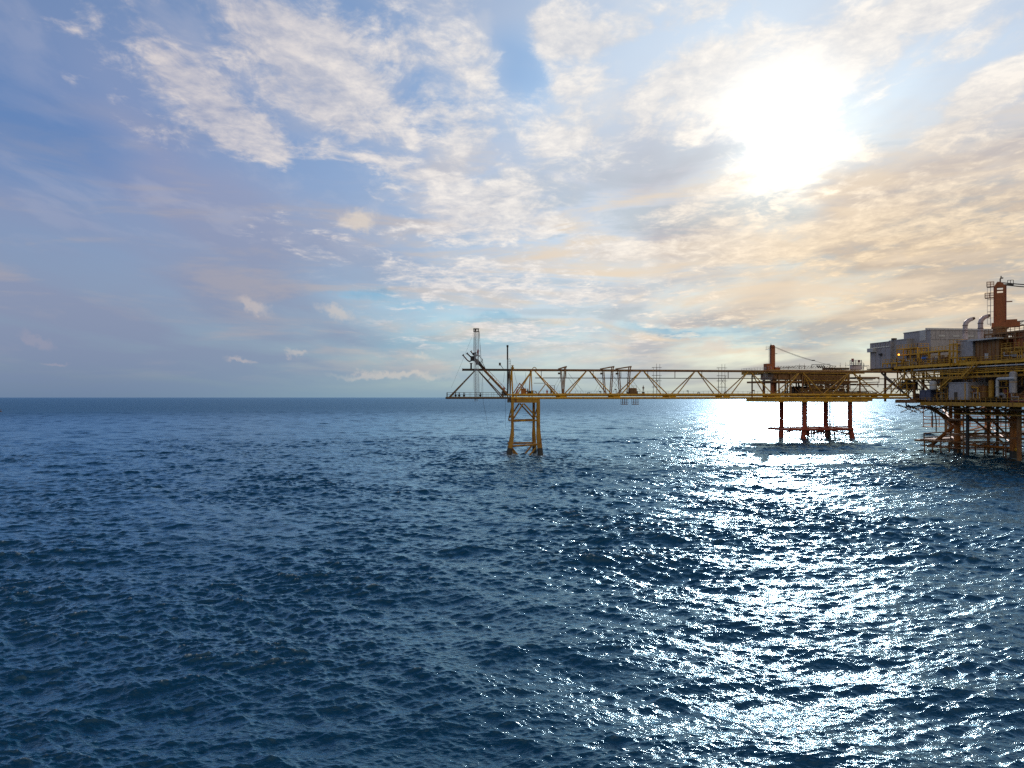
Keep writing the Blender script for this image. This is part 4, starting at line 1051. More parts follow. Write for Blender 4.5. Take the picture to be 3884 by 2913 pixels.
# slanting underside frames of the deck's far corner
for k in range(6):
    v = VF - 1 - k * 2.2; MB().beam(PM(0.2, v, DZ - .6), PM(4.5, v - 1, DZ - 7.5 + k * .3), .22).build("bracket", BRN, mp_)
# jacket legs -----------------------------------------------------------------------
def leg(px, py, r_, u_=None, D=None, m=ORG_P, top=13.5, batter=(0, 0)):
    D = EYE * F / (py - HOR); x = (px - 1942) / F * D
    MB().path([V(x + batter[0], D + batter[1], top), V(x, D, 1.0), V(x, D, -2)], [r_, r_ * 1.02, r_ * 1.2], 16).build("leg", m, mp_)
    MB().tube(V(x, D, 1.9), V(x, D, -2), r_ * 1.08, r_ * 1.3, n=16).build("splash_zone", MAR, mp_, "black wet foot of a leg")
    FOAM_PTS.append((x, D, r_ * 1.2)); return V(x, D, 0)
LA = leg(3631, 1717, .85); LB = leg(3605, 1690, .6); LC = leg(3747, 1650, 1.15); LD = leg(3848, 1738, .95); LE = leg(3560 + 28, 1656, .55, m=BRN)
def jb(p, q, r_, nm="brace", m=ORG_P, lab=None): MB().tube(p, q, r_, n=10).build(nm, m, mp_, lab)
jb(V(LA.x, LA.y, 8.0), W(3522, 1541, 0), .5)
jb(V(LB.x, LB.y, 6.0), W(3545, 1545, 3), .22, m=BRN)
jb(V(LA.x, LA.y, 8.4), V(LA.x - .5, LA.y + 12, 1.4), .55)
jb(V(LA.x - 1, LA.y, 2.6), V(LD.x + 1, LD.y, 2.5), .33, "brace", ORG_P)
jb(V(LA.x, LA.y, 3.4), V(LC.x, LC.y, 3.6), .25); jb(V(LD.x, LD.y, 3.4), V(LC.x, LC.y, 3.6), .25)
jb(V(LD.x, LD.y, 9), W(3760, 1545, 2), .3); jb(V(LC.x, LC.y, 4), V(LC.x + 9, LC.y - 4, 13.4), .22, m=BRN); jb(V(LC.x + 2, LC.y, 3), V(LC.x - 14, LC.y - 12, 12.5), .16, m=BRN)
for k, (x, r_) in enumerate(((3670, .42), (3655, .16), (3815, .16), (3866, .5))):
    p = W(x, 1500, 5); MB().tube(V(p.x, p.y, 14), V(p.x, p.y, -1.2), r_, n=10).build("caisson", (BLK, BRN, DRK, BRN)[k], mp_)
# heavier framing between the deck underside and the water
for (p, q, r_) in (((LA.x, LA.y, 11.5), (LD.x, LD.y, 11.5), .34), ((LA.x, LA.y, 11.5), (LC.x, LC.y, 11.8), .3), ((LA.x, LA.y, 6.5), (LB.x + 2, LB.y + 8, 12), .3), ((LA.x + .5, LA.y, 12.5), (LA.x + 9, LA.y - 6, 3.2), .26),
        ((LD.x - .5, LD.y, 4.5), (LA.x + 2.5, LA.y - 6, 12.6), .26), ((LB.x, LB.y, 10.8), (LC.x, LC.y, 10.8), .3), ((LB.x, LB.y, 3.2), (LA.x, LA.y, 3.0), .3), ((LB.x, LB.y, 3.6), (LC.x, LC.y, 3.9), .3),
        ((LC.x, LC.y, 11), (LC.x + 20, LC.y - 8, 3.4), .26), ((LB.x + 4, LB.y + 6, 12), (LC.x - 3, LC.y, 4.2), .24), ((LE.x, LE.y, 9.8), (LB.x, LB.y, 9.8), .22)):
    MB().tube(p, q, r_, n=8).build("brace", ORG_P if r_ > .25 else OCH, mp_)
m_ = MB()
for k in range(7):
    a = V(LA.x - 5, LA.y + 8, 0).lerp(V(LC.x + 6, LC.y - 30, 0), k / 6)
    m_.beam(a + V(0, 0, 2.2), a + V(0, 0, 5.2), .24)
a, b_ = V(LA.x - 5, LA.y + 8, 0), V(LC.x + 6, LC.y - 30, 0)
for z_ in (2.4, 3.8, 5.1): m_.beam(a + V(0, 0, z_), b_ + V(0, 0, z_), .34)
m_.box((a + b_) / 2 + V(0, 2, 2.9), ((b_ - a).length, 3.5, .5), math.atan2(b_.y - a.y, b_.x - a.x))
m_.build("sea_walkway", BRN, mp_)
m_ = MB()
for k in range(14):
    v = VN + 8 + k * 4.2; m_.tube(PM(1.0, v, 13.5), PM(7 + (k % 3), v + 1.5, 11.2), .16, n=6); m_.tube(PM(8, v, 13.5), PM(3.5, v + 2.5, 11.2), .14, n=6)
m_.beam(PM(2, VN, 11.3), PM(2, VL - 8, 11.3), .3); m_.beam(PM(8, VN, 11.2), PM(8, VL - 6, 11.2), .3)
m_.build("knee_frame", OCH, mp_)
for i in range(3):
    for j in range(4):
        u, v = 19 + i * 5, 9 + j * 8 + (i % 2) * 2.5
        MB().tube(PM(u, v, 14), PM(u, v, -1.5), .4, n=10).build("conductor", (BRN, DRK, SHD)[(i + j) % 3], mp_)
for u, v in ((34, 4), (34, 30), (50, 8), (50, 36)):
    MB().tube(PM(u, v, 14), PM(u, v, -1.5), .9, n=12).build("leg", ORG_P, mp_)
for z_ in (5.5, 9.5):
    MB().beam(PM(6, 5, z_), PM(28, 5, z_), .5).beam(PM(6, 33, z_), PM(28, 33, z_), .5).beam(PM(6, 5, z_), PM(6, 33, z_), .5).beam(PM(28, 5, z_), PM(28, 33, z_), .5).beam(PM(28, 5, z_), PM(50, 8, z_), .5).beam(PM(28, 33, z_), PM(50, 36, z_), .5).build("conductor_guide", BRN, mp_)
# far boat landing and walkways
m_ = MB()
for z_ in (3.2, 4.6, 6.4, 7.6):
    m_.beam(V(LC.x - 24, LC.y + 5, z_), V(LC.x + 26, LC.y + 8, z_), .3)
for k in range(15): m_.beam(V(LC.x - 24 + k * 3.4, LC.y + 5 + k * .2, 3.2), V(LC.x - 24 + k * 3.4, LC.y + 5 + k * .2, 7.6 if k % 3 else 13.5), .22)
m_.box(V(LC.x + 1, LC.y + 6, 3.3), (50, 3.6, .25), R(3)); m_.box(V(LC.x - 11, LC.y + 5, 5.2), (6.5, 3, 3.0), 0)
m_.build("boat_landing", ORG_P, mp_)
m_ = MB(); q0, q1 = V(LA.x - 7, LA.y + 3, 0), V(LD.x + 2, LD.y + 2, 0)
for z_ in (1.5, 3.2):
    m_.beam(q0 + V(0, 0, z_), q1 + V(2, 4, z_), .35); m_.beam(q0 + V(2, 7, z_), q1 + V(6, 12, z_), .35)
for k in range(11): p = q0.lerp(q1, k / 10) + V(1, 3, 0); m_.beam(p + V(0, 0, -.5), p + V(0, 0, 3.4), .26)
for k in range(9): m_.beam(q0.lerp(q1, k / 9) + V(1, 2, 3.0), q0.lerp(q1, (k + 1) / 9) + V(3, 9, 3.0), .3); m_.beam(q0.lerp(q1, k / 9) + V(1, 2, 1.5), q0.lerp(q1, (k + 1) / 9) + V(1, 2, 3.0), .2)
m_.build("boat_landing", BRN, mp_, "dark low boat landing behind the front legs")
for a in ((3533, 1552, 3537, 1622), (3545, 1556, 3551, 1638)):
    p, q = W(a[0], a[1], 0), W(a[2], a[3], 0); MB().path([p, p.lerp(q, .5) + V(.2, 0, 0), q], .16, 8).build("riser_pipe", DRK, mp_)
MB().path([W(3437, 1518, -3), W(3437, 1538, -3), W(3440, 1541.5, -3), W(3530, 1541.5, -3)], .2, 8).build("drain_pipe", BLK, mp_)
m_ = MB()
for k in range(26):
    v = VN + 6 + k * 2.3; rr_ = random.Random(k)
    m_.beam(PM(1 + rr_.uniform(0, 8), v, 13.4), PM(1 + rr_.uniform(0, 8), v + rr_.uniform(-1, 3), 12.2), .18); m_.beam(PM(rr_.uniform(0, 4), v, 12.4 + rr_.random()), PM(8, v + 2, 12.4), .2)
m_.beam(PM(0.5, VN, 12.7), PM(.5, VL - 4, 12.7), .25); m_.beam(PM(6, VN, 12.4), PM(6, VL - 2, 12.4), .25)
m_.build("under_deck_frame", BRN, mp_)
bu = MB(); q = V(LD.x - .3, LD.y - 1.2, 2.3); bu.lathe(q, [(.05, -.5), (.32, -.4), (.48, -.1), (.48, .15), (.3, .42), (.05, .5)], 14); bu.tube(q + V(0, 0, .4), q + V(0, .4, 1.2), .05, n=5)
single("fender_ball", "yellow ball fender hanging at the platform's right front leg", 'fender', bu, YEL2)

# stairs on the platform side -----------------------------------------------------------
def stairs(t, p, q, wdt=1.1, m=YEL):
    mb = MB(); side = PM(1, 0, 0) - PM(0, 0, 0)
    for o_ in (0, wdt): mb.beam(p + side * o_, q + side * o_, .12, .32)
    mb.build("stringer", m, t)
    mb = MB(); n = 14
    for i in range(1, n): c = p.lerp(q, i / n); mb.box(c + side * wdt / 2, (wdt, .3, .06), TM)
    mb.build("treads", m, t)
    mb = MB()
    for i in range(0, 8): c = p.lerp(q, i / 7); mb.beam(c, c + V(0, 0, 1.1), .07)
    mb.beam(p + V(0, 0, 1.1), q + V(0, 0, 1.1), .08); mb.beam(p + V(0, 0, .55), q + V(0, 0, .55), .05); mb.build("handrail", m, t)
UO = -1.6
st = thing("staircase", "long ochre outside staircase climbing in two flights to the big platform's main deck", 'staircase', W(3552, 1481, UO))
stairs(st, W(3555, 1479, UO), W(3601, 1437, UO)); stairs(st, W(3646, 1432, UO), W(3700, 1376, UO))
a, b_ = W(3601, 1436, UO), W(3648, 1436, UO); zz = (a.z + b_.z) / 2; a.z = b_.z = zz
m_ = MB(); dU = PM(1.3, 0, 0) - PM(0, 0, 0); m_.slab([(a.x, a.y), (b_.x, b_.y), (b_.x + dU.x, b_.y + dU.y), (a.x + dU.x, a.y + dU.y)], zz - .12, zz); rail(m_, [a, b_], 1.1, 1.2, .04); m_.build("landing", YEL, st)

# cargo and machinery ---------------------------------------------------------------------
def module(name, label, cat, px0, px1, yb, yt, u0, depth, m, pxc=None, ribs=0, roofm=None, group=None):
    """boxy building: its left side faces the viewer obliquely between columns px0 and px1"""
    v1, v0 = vM(px0, u0), vM(px1, u0); zb = zM(yb, px1, u0); zt_ = zM(yt, px1, u0)
    t = thing(name, label, cat, PM(u0 + depth / 2, (v0 + v1) / 2, zb), group)
    MB().box(PM(u0 + depth / 2, (v0 + v1) / 2, (zb + zt_) / 2), (depth, v1 - v0, zt_ - zb), TM).build("wall", m, t); wall = t.children[0]
    r_ = MB(); r_.box(PM(u0 + depth / 2, (v0 + v1) / 2, zt_ + .12), (depth + .3, v1 - v0 + .3, .24), TM); r_.build("roof", roofm or m, t)
    if ribs:
        rb = MB()
        for i in range(ribs + 1):
            v = v0 + (v1 - v0) * i / ribs; rb.beam(PM(u0 - .05, v, zb), PM(u0 - .05, v, zt_), .12)
        for i in range(max(2, int(depth / 1.2))):
            u = u0 + .3 + i * 1.2; 
            if u < u0 + depth: rb.beam(PM(u, v0 - .05, zb), PM(u, v0 - .05, zt_), .12)
        for z_ in (zb + .06, zt_ - .06): rb.beam(PM(u0 - .05, v0 - .05, z_), PM(u0 - .05, v1, z_), .1); rb.beam(PM(u0 - .05, v0 - .05, z_), PM(u0 + depth, v0 - .05, z_), .1)
        rb.build("ribs", m, wall)
    return t, v0, v1, zb, zt_
t, v0, v1, zb, zt_ = module("accommodation_block", "tall grey windowless block at the far left end of the big platform", 'building', 3302, 3378, 1403, 1316, 3.5, 9, GRYP, ribs=4)
m_ = MB()
for i in range(9): m_.beam(PM(3.4, v0 + (v1 - v0) * i / 8, zt_ + .2), PM(3.4, v0 + (v1 - v0) * i / 8, zt_ + 1.75), .12)
m_.box(PM(3.55, (v0 + v1) / 2, zt_ + 1.0), (.12, v1 - v0, 1.4), TM); m_.beam(PM(3.4, v0, zt_ + 1.75), PM(3.4, v1, zt_ + 1.75), .14); m_.box(PM(8, v0 + .1, zt_ + 1.0), (9, .12, 1.4), TM)
m_.build("parapet", GRYP, t); MB().box(PM(2.9, v1 - 1.5, zt_ - .5), (1.3, 3.0, 1.2), TM).build("roof_unit", WHT, t)
fl_ = MB(); fl_.box(PM(3.1, (v0 + v1) / 2 - .5, zb + 5), (.5, 1.1, .6), TM); fl_.beam(PM(3.2, (v0 + v1) / 2 - .5, zb + 4.9), PM(2.9, (v0 + v1) / 2 - .8, zb + 4.0), .18); fl_.build("floodlight", BLK, t)
m_ = MB(); m_.slab([tuple(PM(u, v, 0).xy) for u, v in ((-1.0, VF + 1), (20, VF + 1), (20, v1 + 1.5), (-1.0, v1 + 1.5))], 23.7, 24.1); m_.beam(PM(-1, VF, 23.9), PM(-1, v1 + 1.5, 23.9), .3, .6); m_.build("deck_plate", OCH, mp_)
t, a0, a1, ab, at_ = module("equipment_house", "low dark grey equipment house between the windowless block and the long grey hall", 'building', 3374, 3440, 1392, 1287, 4.5, 8, GRY2, ribs=3)
MB().box(PM(4.6, a1 - 2, at_ + .5), (1.2, 1.0, .6), TM).build("roof_vent", DRK, t)
t, a0, a1, ab, at_ = module("compressor_hall", "long grey flat-roofed hall on the big platform behind the yellow frames", 'building', 3428, 3530, 1390, 1252, 6.5, 22, GRYP, ribs=0)
dr = MB(); dr.box(PM(6.4, a0 + 3.2, ab + 9.2), (.12, 2.6, 3.0), TM); dr.build("hatch", WHT, t); lv = MB()
for k in range(3): lv.box(PM(10 + k * 4.6, a0 - .08, ab + 8.9), (2.0, .1, .5), TM)
lv.build("window_band", WHT, t)
sm2 = MB()
for k in range(15): sm2.beam(PM(6.5 + k * 1.55, a0 - .04, ab + 7.6), PM(6.5 + k * 1.55, a0 - .04, at_), .05)
sm2.beam(PM(6.5, a0 - .06, ab + 8), PM(28.5, a0 - .06, ab + 8), .12); sm2.build("seam", GRYP, t)
MB().box(PM(17, a0 + 2, at_ + .55), (21, .5, .5), TM).build("roof_duct", WHT, t)
t, a0, a1, ab, at_ = module("turbine_enclosure", "light grey ribless enclosure under the two curved exhaust stacks", 'building', 3632, 3690, 1350, 1290, .6, 7, GRY2, ribs=0)
MB().box(PM(4, a0 - .1, at_ - .6), (6, .1, .5), TM).build("intake_louvre", DRK, t); TBX = (a0, a1, at_)
t, b0, b1, bb_, bt_ = module("generator_house", "rusty brown house right of the light grey enclosure, below the crane", 'building', 3702, 3790, 1368, 1290, .8, 7, BRN, ribs=6)
MB().box(PM(3, (b0 + b1) / 2, bt_ + .45), (7.6, b1 - b0 + 2, .35), TM).build("canopy", WHT, t)
MB().box(PM(.75, b0 + 4, bb_ + 1.4), (.1, 1.1, 1.3), TM).build("panel", WHT, t)
t, b0, b1, bb_, bt_ = module("winch_house", "dark red-brown house at the right edge beyond the crane foot", 'building', 3846, 3910, 1345, 1258, 1.5, 9, CRN, ribs=5)
t, b0, b1, bb_, bt_ = module("control_cabin", "pale cabin with dark lower half on the big platform's lower deck under the stairs", 'building', 3599, 3672, 1516, 1452, -.8, 6, GRY2, ribs=0)
MB().box(PM(-.86, b1 - 2.6, bb_ + 1.0), (.1, 1.1, 2.0), TM).build("door", DRK, t); MB().box(PM(-.86, b0 + 1, (bb_ + bt_) / 2), (.1, .25, bt_ - bb_), TM).build("trim", YEL2, t)
t, b0, b1, bb_, bt_ = module("chemical_tank_box", "small blue-grey box on the lower deck left of the pale cabin", 'box', 3490, 3530, 1520, 1482, 0, 4, paint("blue_grey_panel", (.10, .12, .20), .2), ribs=2)
def tank(name, label, px, yb, yt, r_, u, m, cap=.4):
    q = W(px, yb, u); h = zM(yt, px, u) - q.z; t = thing(name, label, 'tank', q)
    MB().lathe(q, [(r_ * .8, 0), (r_, .2), (r_, h - cap), (r_ * .6, h - .1), (.05, h)], 18).build("shell", m, t)
    MB().tube(q + V(0, 0, h - .1), q + V(0, 0, h + .4), .12, n=6).build("nozzle", DRK, t)
    m2 = MB(); m2.lathe(q, [(r_ + .06, h * .5), (r_ + .06, h * .5 + .12)], 18); m2.build("band", YEL, t); return t
tank("storage_tank", "small white upright tank at the foot of the ochre staircase", 3540, 1479, 1444, 0.95, -.5, WHT)
tank("pressure_vessel", "tall grey upright vessel on the lower deck right of the white bent pipe", 3843, 1492, 1408, .8, -1.0, GRY2)
tank("pressure_vessel", "stout brown vessel on the lower deck between the pale cabin and the white bent pipe", 3730, 1510, 1462, 1.3, 1.5, BRN)
tank("pressure_vessel", "slim brown vessel standing right beside the stout brown vessel", 3760, 1508, 1440, .6, 1.0, OCH)
wpp = thing("bent_pipe", "white bent pipe shaped like an upturned U on the lower deck", 'pipe', W(3783, 1505, -1.8))
a = W(3783, 1505, -1.8); z_ = zM(1437, 3783, -1.8); b_ = W(3850, 1437, -1.8); b_.z = z_
MB().path([a, V(a.x, a.y, z_ - 1.2), V(a.x, a.y, z_ - .35), a.lerp(b_, .03) * 1 + V(0, 0, 0) if False else V(a.x + (b_.x - a.x) * .05, a.y + (b_.y - a.y) * .05, z_ - .05), V(a.x + (b_.x - a.x) * .12, a.y + (b_.y - a.y) * .12, z_), b_], .36, 12).build("pipe", WHT, wpp)
MB().tube(a + V(0, 0, 2.3), a + V(0, 0, 2.5), .48, n=12).tube(a + V(0, 0, .1), a + V(0, 0, .3), .48, n=12).build("flange", GRN, wpp)
# exhaust stacks
def exhaust(px, yb, yt, label, delta=None):
    t = thing("exhaust_stack", label, 'exhaust', W(px, yb, 3.5), 'curved exhaust stacks on the big platform')
    z0_, z1_ = zM(yb, px, 3.5), zM(yt, px, 3.5); q = W(px, yb, 3.5); d = V(cM, sM, 0)
    MB().tube(V(q.x, q.y, z0_), V(q.x, q.y, z1_ - 3.4), .62, n=14).build("lower_duct", PNK, t)
    MB().path([V(q.x, q.y, z1_ - 3.4), V(q.x, q.y, z1_ - 1.9), V(q.x, q.y, z1_ - 1.2) + d * .25, V(q.x, q.y, z1_ - .6) + d * .95, V(q.x, q.y, z1_ - .2) + d * 1.9], [.6, .6, .6, .54, .48], 14).build("elbow", PNK, t)
    MB().path([V(q.x, q.y, z1_ - .25) + d * 1.85, V(q.x, q.y, z1_ + .05) + d * 2.7], [.49, .34], 12).build("rain_cap", DRK, t)
    m2 = MB()
    for h in (2, 4): m2.tube(V(q.x, q.y, z0_ + h), V(q.x, q.y, z0_ + h + .12), .7, n=14)
    m2.tube(V(q.x, q.y, z1_ - 3.45), V(q.x, q.y, z1_ - 3.3), .7, n=14); m2.build("flange", DRK, t)
exhaust(3661, 1292, 1207, "curved exhaust stack farther from the crane, left one of the pair")
exhaust(3719, 1286, 1196, "curved exhaust stack nearer the crane, right one of the pair")
# yellow access frames in front of the hall
def frame_tower(name, label, px0, px1, yb, levels, u0, u1, m, n=3):
    t = thing(name, label, 'access frame', W((px0 + px1) / 2, yb, u0))
    a, b_ = vM(px1, u0), vM(px0, u0); z0_ = zM(yb, (px0 + px1) / 2, u0); zs = [zM(y, (px0 + px1) / 2, u0) for y in levels]
    for i in range(n):
        v = a + (b_ - a) * i / (n - 1)
        for u in (u0, u1): MB().beam(PM(u, v, z0_), PM(u, v, zs[-1] + .2), .26).build("upright", m, t)
    for z_ in zs:
        fm_ = MB(); fm_.box(PM((u0 + u1) / 2, (a + b_) / 2, z_ - .1), (u1 - u0, b_ - a, .1), TM); fm_.beam(PM(u0, a, z_), PM(u0, b_, z_), .2, .4); fm_.beam(PM(u1, a, z_), PM(u1, b_, z_), .2, .4); fmo = fm_.build("platform", m, t)
        rl_ = MB(); rail(rl_, [PM(u1, a, z_ + .1), PM(u0, a, z_ + .1), PM(u0, b_, z_ + .1)], 1.1, 1.3, .05); rl_.build("railing", m, fmo)
    return t
frame_tower("access_frame", "yellow two-level access frame in front of the grey hall's left corner", 3402, 3480, 1392, (1345, 1322), 1.2, 4.6, YEL, 4)
frame_tower("access_frame", "yellow open-fronted frame with a long upper beam in front of the grey hall", 3486, 3600, 1390, (1333,), .6, 4.0, YEL2, 4)
frame_tower("stair_tower", "narrow yellow stair tower left of the light grey enclosure", 3602, 3630, 1385, (1356, 1332, 1306), -.4, 2.6, YEL, 3)
frame_tower("access_frame", "low ochre railed frame in front of the windowless grey block", 3348, 3400, 1392, (1378,), -.6, 2.4, YEL, 4)
frame_tower("crane_platform", "broad brown two-level platform carrying the crane foot", 3735, 3884, 1300, (1284, 1262), 1.2, 9, BRN, 6)
frame_tower("pipe_gantry", "ochre pipe frame on the main deck right of the generator house", 3800, 3900, 1352, (1335, 1318), .4, 4, OCH, 5)
# skid packages standing on the deck
def package(label, px0, px1, yb, yt, u, m, seed):
    rr = random.Random(seed); v1, v0 = vM(px0, u), vM(px1, u); z0_ = zM(yb, px1, u); z1_ = zM(yt, px1, u); h = z1_ - z0_; L = v1 - v0
    t = thing("process_skid", label, 'machinery', PM(u + 1, (v0 + v1) / 2, z0_))
    MB().box(PM(u + 1, (v0 + v1) / 2, z0_ + .15), (2.6, L, .3), TM).build("base", m, t)
    fr_ = MB()
    for v in np.linspace(v0 + .1, v1 - .1, max(3, int(L / 1.8))):
        for uu in (u - .2, u + 2.2): fr_.beam(PM(uu, v, z0_ + .3), PM(uu, v, z1_), .14)
    for k in (.5, 1): fr_.beam(PM(u - .2, v0, z0_ + h * k), PM(u - .2, v1, z0_ + h * k), .14)
    fr_.build("frame", rr.choice((OCH, BRN, YEL)), t)
    for i in range(rr.randint(2, 3)):
        v = v0 + L * (i + .5) / 3; q = PM(u + .9, v, z0_ + .3); hh = h * rr.uniform(.45, .8)
        if rr.random() < .5: MB().lathe(q, [(.3, 0), (.62, .2), (.62, hh - .3), (.3, hh)], 12).build("vessel", rr.choice((GRY2, SHD, OCH, GRN)), t)
        else: MB().box(q + V(0, 0, hh / 2), (1.2, rr.uniform(.9, 1.6), hh), TM).build("motor_housing", rr.choice((SHD, GRYP, BRN, REDP)), t)
    for i in range(5):
        z_ = z0_ + h * rr.uniform(.15, .95); va, vb_ = sorted((rr.uniform(v0, v1), rr.uniform(v0, v1))); 
        if vb_ - va < L * .3: vb_ = min(v1, va + L * .5)
        uu = u - rr.uniform(.1, .4); MB().path([PM(uu, va, z0_ + .3), PM(uu, va, z_), PM(uu, vb_, z_), PM(uu, vb_, z0_ + .3 if rr.random() < .5 else z1_)], rr.uniform(.06, .16), 6).build("pipe", rr.choice((OCH, YEL, BRN, WHT, GRY2)), t)
    return t
PK = [("brown piping skid on the main deck beside the low railed frame", 3404, 3440, 1391, 1362, .6, BRN, 1), ("dark machinery skid under the yellow frame, left of the blue tarpaulin", 3442, 3488, 1388, 1358, .4, SHD, 2),
 ("cluttered machinery skid behind the blue tarpaulin", 3516, 3566, 1384, 1348, .5, SHD, 3), ("ochre piping skid on the main deck left of the stair tower", 3568, 3600, 1382, 1346, .3, OCH, 4),
 ("ochre piping skid under the light grey enclosure", 3634, 3700, 1376, 1352, .2, OCH, 5), ("piping skid on the main deck at the right edge", 3800, 3880, 1362, 1330, 0, OCH, 6),
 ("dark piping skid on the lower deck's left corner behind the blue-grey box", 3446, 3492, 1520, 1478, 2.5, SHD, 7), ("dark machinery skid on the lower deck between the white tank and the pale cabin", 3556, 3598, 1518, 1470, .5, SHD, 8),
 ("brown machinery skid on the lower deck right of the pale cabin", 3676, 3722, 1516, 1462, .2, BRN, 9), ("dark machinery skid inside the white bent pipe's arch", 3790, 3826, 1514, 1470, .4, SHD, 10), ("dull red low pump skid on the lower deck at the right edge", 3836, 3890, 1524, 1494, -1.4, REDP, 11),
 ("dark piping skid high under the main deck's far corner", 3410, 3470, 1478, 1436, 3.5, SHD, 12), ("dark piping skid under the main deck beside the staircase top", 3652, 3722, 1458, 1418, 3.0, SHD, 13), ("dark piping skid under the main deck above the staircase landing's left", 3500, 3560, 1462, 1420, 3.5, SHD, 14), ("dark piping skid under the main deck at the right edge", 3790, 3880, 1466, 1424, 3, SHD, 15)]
for a in PK: package(*a)
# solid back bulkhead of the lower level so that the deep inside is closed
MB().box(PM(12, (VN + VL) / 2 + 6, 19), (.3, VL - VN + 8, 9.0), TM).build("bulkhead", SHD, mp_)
bt = MB(); q = W(3494, 1361, -.3); bt.add([q, W(3512, 1360, -.3), W(3516, 1354, .6), W(3500, 1353.5, .8), q + V(.1, 0, .5), W(3514, 1357, -.35)], [(0, 1, 5, 4), (4, 5, 2, 3), (0, 4, 3), (1, 2, 5), (0, 3, 2, 1)])
single("tarpaulin", "bright blue tarpaulin draped over the main deck rail under the yellow frame", 'tarpaulin', bt, BLU)
lp = thing("deck_lamp", "lit orange deck lamp glowing on the yellow frame near the grey blocks", 'lamp', W(3409, 1349, -.6))
m_, b2_, nt_ = mat("glowing_lamp_glass"); b2_.inputs['Base Color'].default_value = (.8, .3, .05, 1); b2_.inputs['Emission Color'].default_value = (1, .32, .04, 1); b2_.inputs['Emission Strength'].default_value = 5
MB().lathe(W(3409, 1348.5, -.6), [(.08, 0), (.22, .1), (.24, .3), (.15, .45), (.05, .5)], 12).build("lamp_glass", m_, lp)
MB().beam(W(3409, 1349, -.6), W(3409, 1349, .8), .1).box(W(3409, 1349.3, -.6), (.5, .5, .1), TM).build("bracket", DRK, lp)

# the big crane ---------------------------------------------------------------------------
ck = thing("pedestal_crane", "tall rust-red box-column crane towering over the big platform's right side", 'crane', W(3792, 1262, 5))
CU = 5.0; q = W(3793, 1240, CU); zt_ = zM(1086, 3793, CU); wv = 45 / F * q.y / math.sin(R(34)) * .55
dV = V(q.x, q.y, 0).normalized(); dU = V(dV.y, -dV.x, 0)
def CK(a, b, z): return V(q.x, q.y, z) + dU * a + dV * b
hw = 22.0 / F * q.y / (abs((dU.x) - (q.x / q.y) * dU.y))     # half width seen at this place
hw = min(hw, 1.75)
def cbx(a0, a1, b0, b1, z0_, z1_, mb): mb.add([CK(a, b, z) for a in (a0, a1) for b in (b0, b1) for z in (z0_, z1_)], [(0, 1, 3, 2), (4, 6, 7, 5), (0, 4, 5, 1), (2, 3, 7, 6), (0, 2, 6, 4), (1, 5, 7, 3)]); return mb
m_ = MB(); zb0 = q.z; zo0, zo1 = zM(1112, 3793, CU), zM(1091, 3793, CU)
cbx(-1.25, 1.25, -.8, .8, zb0, zo0, m_); cbx(-1.25, -.62, -.8, .8, zo0, zo1, m_); cbx(.62, 1.25, -.8, .8, zo0, zo1, m_); cbx(-1.25, 1.25, -.8, .8, zo1, zt_, m_)
cbx(-.62, .62, -.3, .3, (zo0 + zo1) / 2 - .15, (zo0 + zo1) / 2 + .15, m_)
m_.add([CK(a, b, z) for a, z in ((-1.25, zt_), (1.25, zt_), (.1, zt_ + 1.1), (-.6, zt_ + 1.1)) for b in (-.8, .8)], [(0, 2, 4, 6), (1, 7, 5, 3), (0, 1, 3, 2), (2, 3, 5, 4), (4, 5, 7, 6), (6, 7, 1, 0)])
m_.build("mast", CRN, ck)
m_ = MB(); cbx(-1.38, -1.16, -.92, .92, zb0, zt_, m_); cbx(1.16, 1.38, -.92, .92, zb0, zt_, m_); m_.build("flange_strip", REDP, ck)
m_ = MB(); m_.lathe(V(q.x, q.y, 24.8), [(1.5, 0), (1.5, zb0 - 24.8 - .6), (1.9, zb0 - 24.8 - .5), (1.9, zb0 - 24.8)], 20); m_.build("pedestal", BRN, ck)
m_ = MB(); cbx(-1.8, 4.2, -1.3, 1.3, zb0 - .2, zb0 + 1.0, m_); cbx(1.2, 3.6, -1.1, 1.1, zb0 + 1.0, zb0 + 1.7, m_); m_.build("slew_base", CRN, ck)
m_ = MB(); ladder(m_, CK(-2.0, -.4, zb0 + .3), CK(-2.0, -.4, zt_ + .3), .55, dV, .05, .45)
for k in range(7): z_ = zb0 + .8 + k * 1.55; m_.path([CK(-2.0, -.75, z_), CK(-2.45, -.75, z_), CK(-2.7, -.4, z_), CK(-2.45, -.05, z_), CK(-2.0, -.05, z_)], .04, 4); m_.beam(CK(-2, -.4, z_), CK(-1.3, -.4, z_), .08)
m_.beam(CK(-2.7, -.4, zb0 + .8), CK(-2.7, -.4, zt_), .06); m_.build("ladder", GAL, ck)
m_ = MB()
for z_, ln in ((zM(1127, 3793, CU), 1.9), (zM(1085, 3793, CU), 1.5)):
    cbx(-1.3 - ln, -1.3, -.9, .9, z_ - .12, z_, m_); rail(m_, [CK(-1.3, -.9, z_), CK(-1.3 - ln, -.9, z_), CK(-1.3 - ln, .9, z_), CK(-1.3, .9, z_)], 1.15, .8, .05)
cbx(1.3, 2.6, -.6, .6, zM(1147, 3793, CU), zM(1147, 3793, CU) + .15, m_); m_.build("platform", CRN, ck)
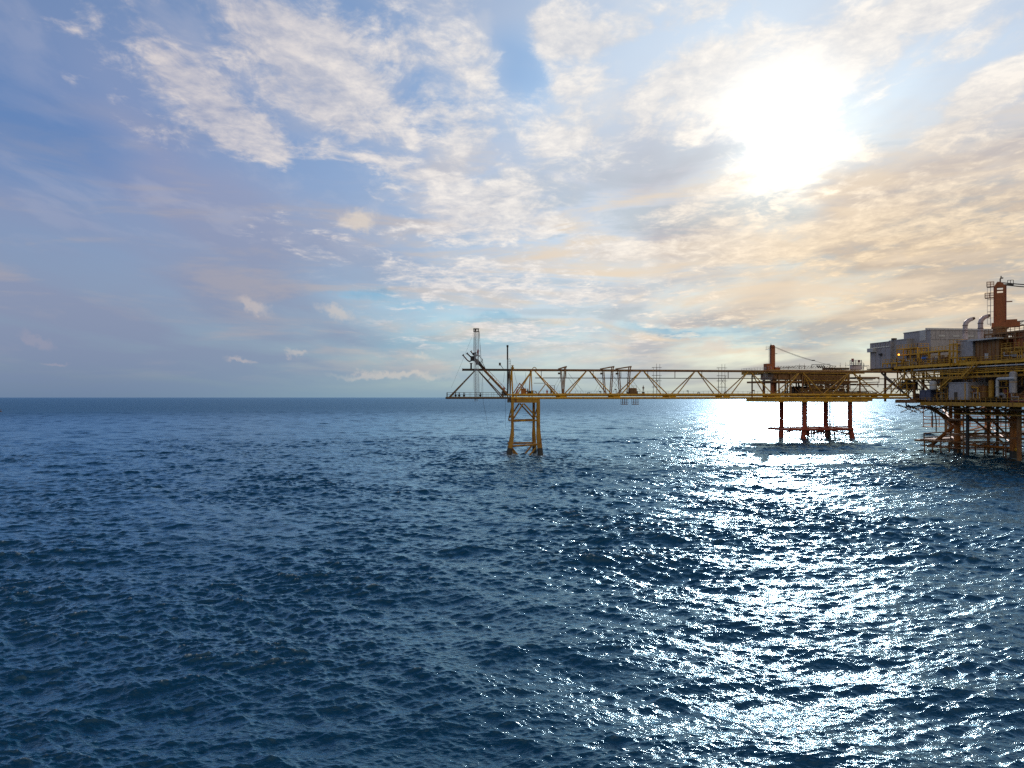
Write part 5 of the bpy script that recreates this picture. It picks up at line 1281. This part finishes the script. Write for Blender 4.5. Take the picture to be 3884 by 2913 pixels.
m_ = MB(); cbx(-.1, 2.9, -.5, .5, zt_ + .1, zt_ + .4, m_); rail(m_, [CK(1.6, -.5, zt_ + .4), CK(2.8, -.5, zt_ + .4)], .9, .6, .05, 0); cbx(-.1, .2, -.2, .2, zt_ + 1.1, zt_ + 1.9, m_); cbx(.0, .7, -.12, .12, zt_ + 1.9, zt_ + 2.2, m_); cbx(.1, .35, -.2, .2, zt_ + 2.2, zt_ + 2.6, m_); m_.build("masthead", DRK, ck)
m_ = MB()
for b in (-.45, .45):
    m_.path(sag(CK(.3, b, zt_ + .9), CK(26, b - 6, zt_ - 3.4), .4), .07, 4); m_.path(sag(CK(.3, b, zt_ + .4), CK(26, b - 6, zt_ - 4.2), .4), .07, 4)
m_.build("cable", CBL, ck)
bm_ = MB(); ba, bb = CK(2.5, 0, zb0 + .6), CK(27, -6, zb0 + 1.6)
for k in range(20):
    a, b_ = ba.lerp(bb, k / 20), ba.lerp(bb, (k + 1) / 20)
    for dv, dz in ((-.7, -.5), (.7, -.5), (.7, .5), (-.7, .5)): bm_.beam(a + dV * dv + V(0, 0, dz), b_ + dV * dv + V(0, 0, dz), .14)
    bm_.beam(a + dV * -.7 + V(0, 0, -.5), b_ + dV * -.7 + V(0, 0, .5), .08); bm_.beam(a + dV * .7 + V(0, 0, .5), b_ + dV * .7 + V(0, 0, -.5), .08)
bm_.build("boom", DRK, ck)

# buoy far off on the left ------------------------------------------------------------------
by = thing("buoy", "tiny dark navigation buoy floating far off at the left edge", 'buoy', V(-(1942 - 3) / F * 800, 800, -.2))
q = V(-(1942 - 3) / F * 800, 800, -.2)
MB().lathe(q, [(.6, -.4), (1.1, 0), (1.15, .6), (.6, .9)], 16).build("float", DRK, by)
m_ = MB()
for a in range(4): m_.beam(q + V(.5 * math.cos(a * 1.57), .5 * math.sin(a * 1.57), .8), q + V(.12 * math.cos(a * 1.57), .12 * math.sin(a * 1.57), 2.8), .1)
m_.lathe(q, [(.25, 2.7), (.32, 2.9), (.25, 3.2), (.05, 3.3)], 10); m_.build("lantern_frame", DRK, by)

build_sea()
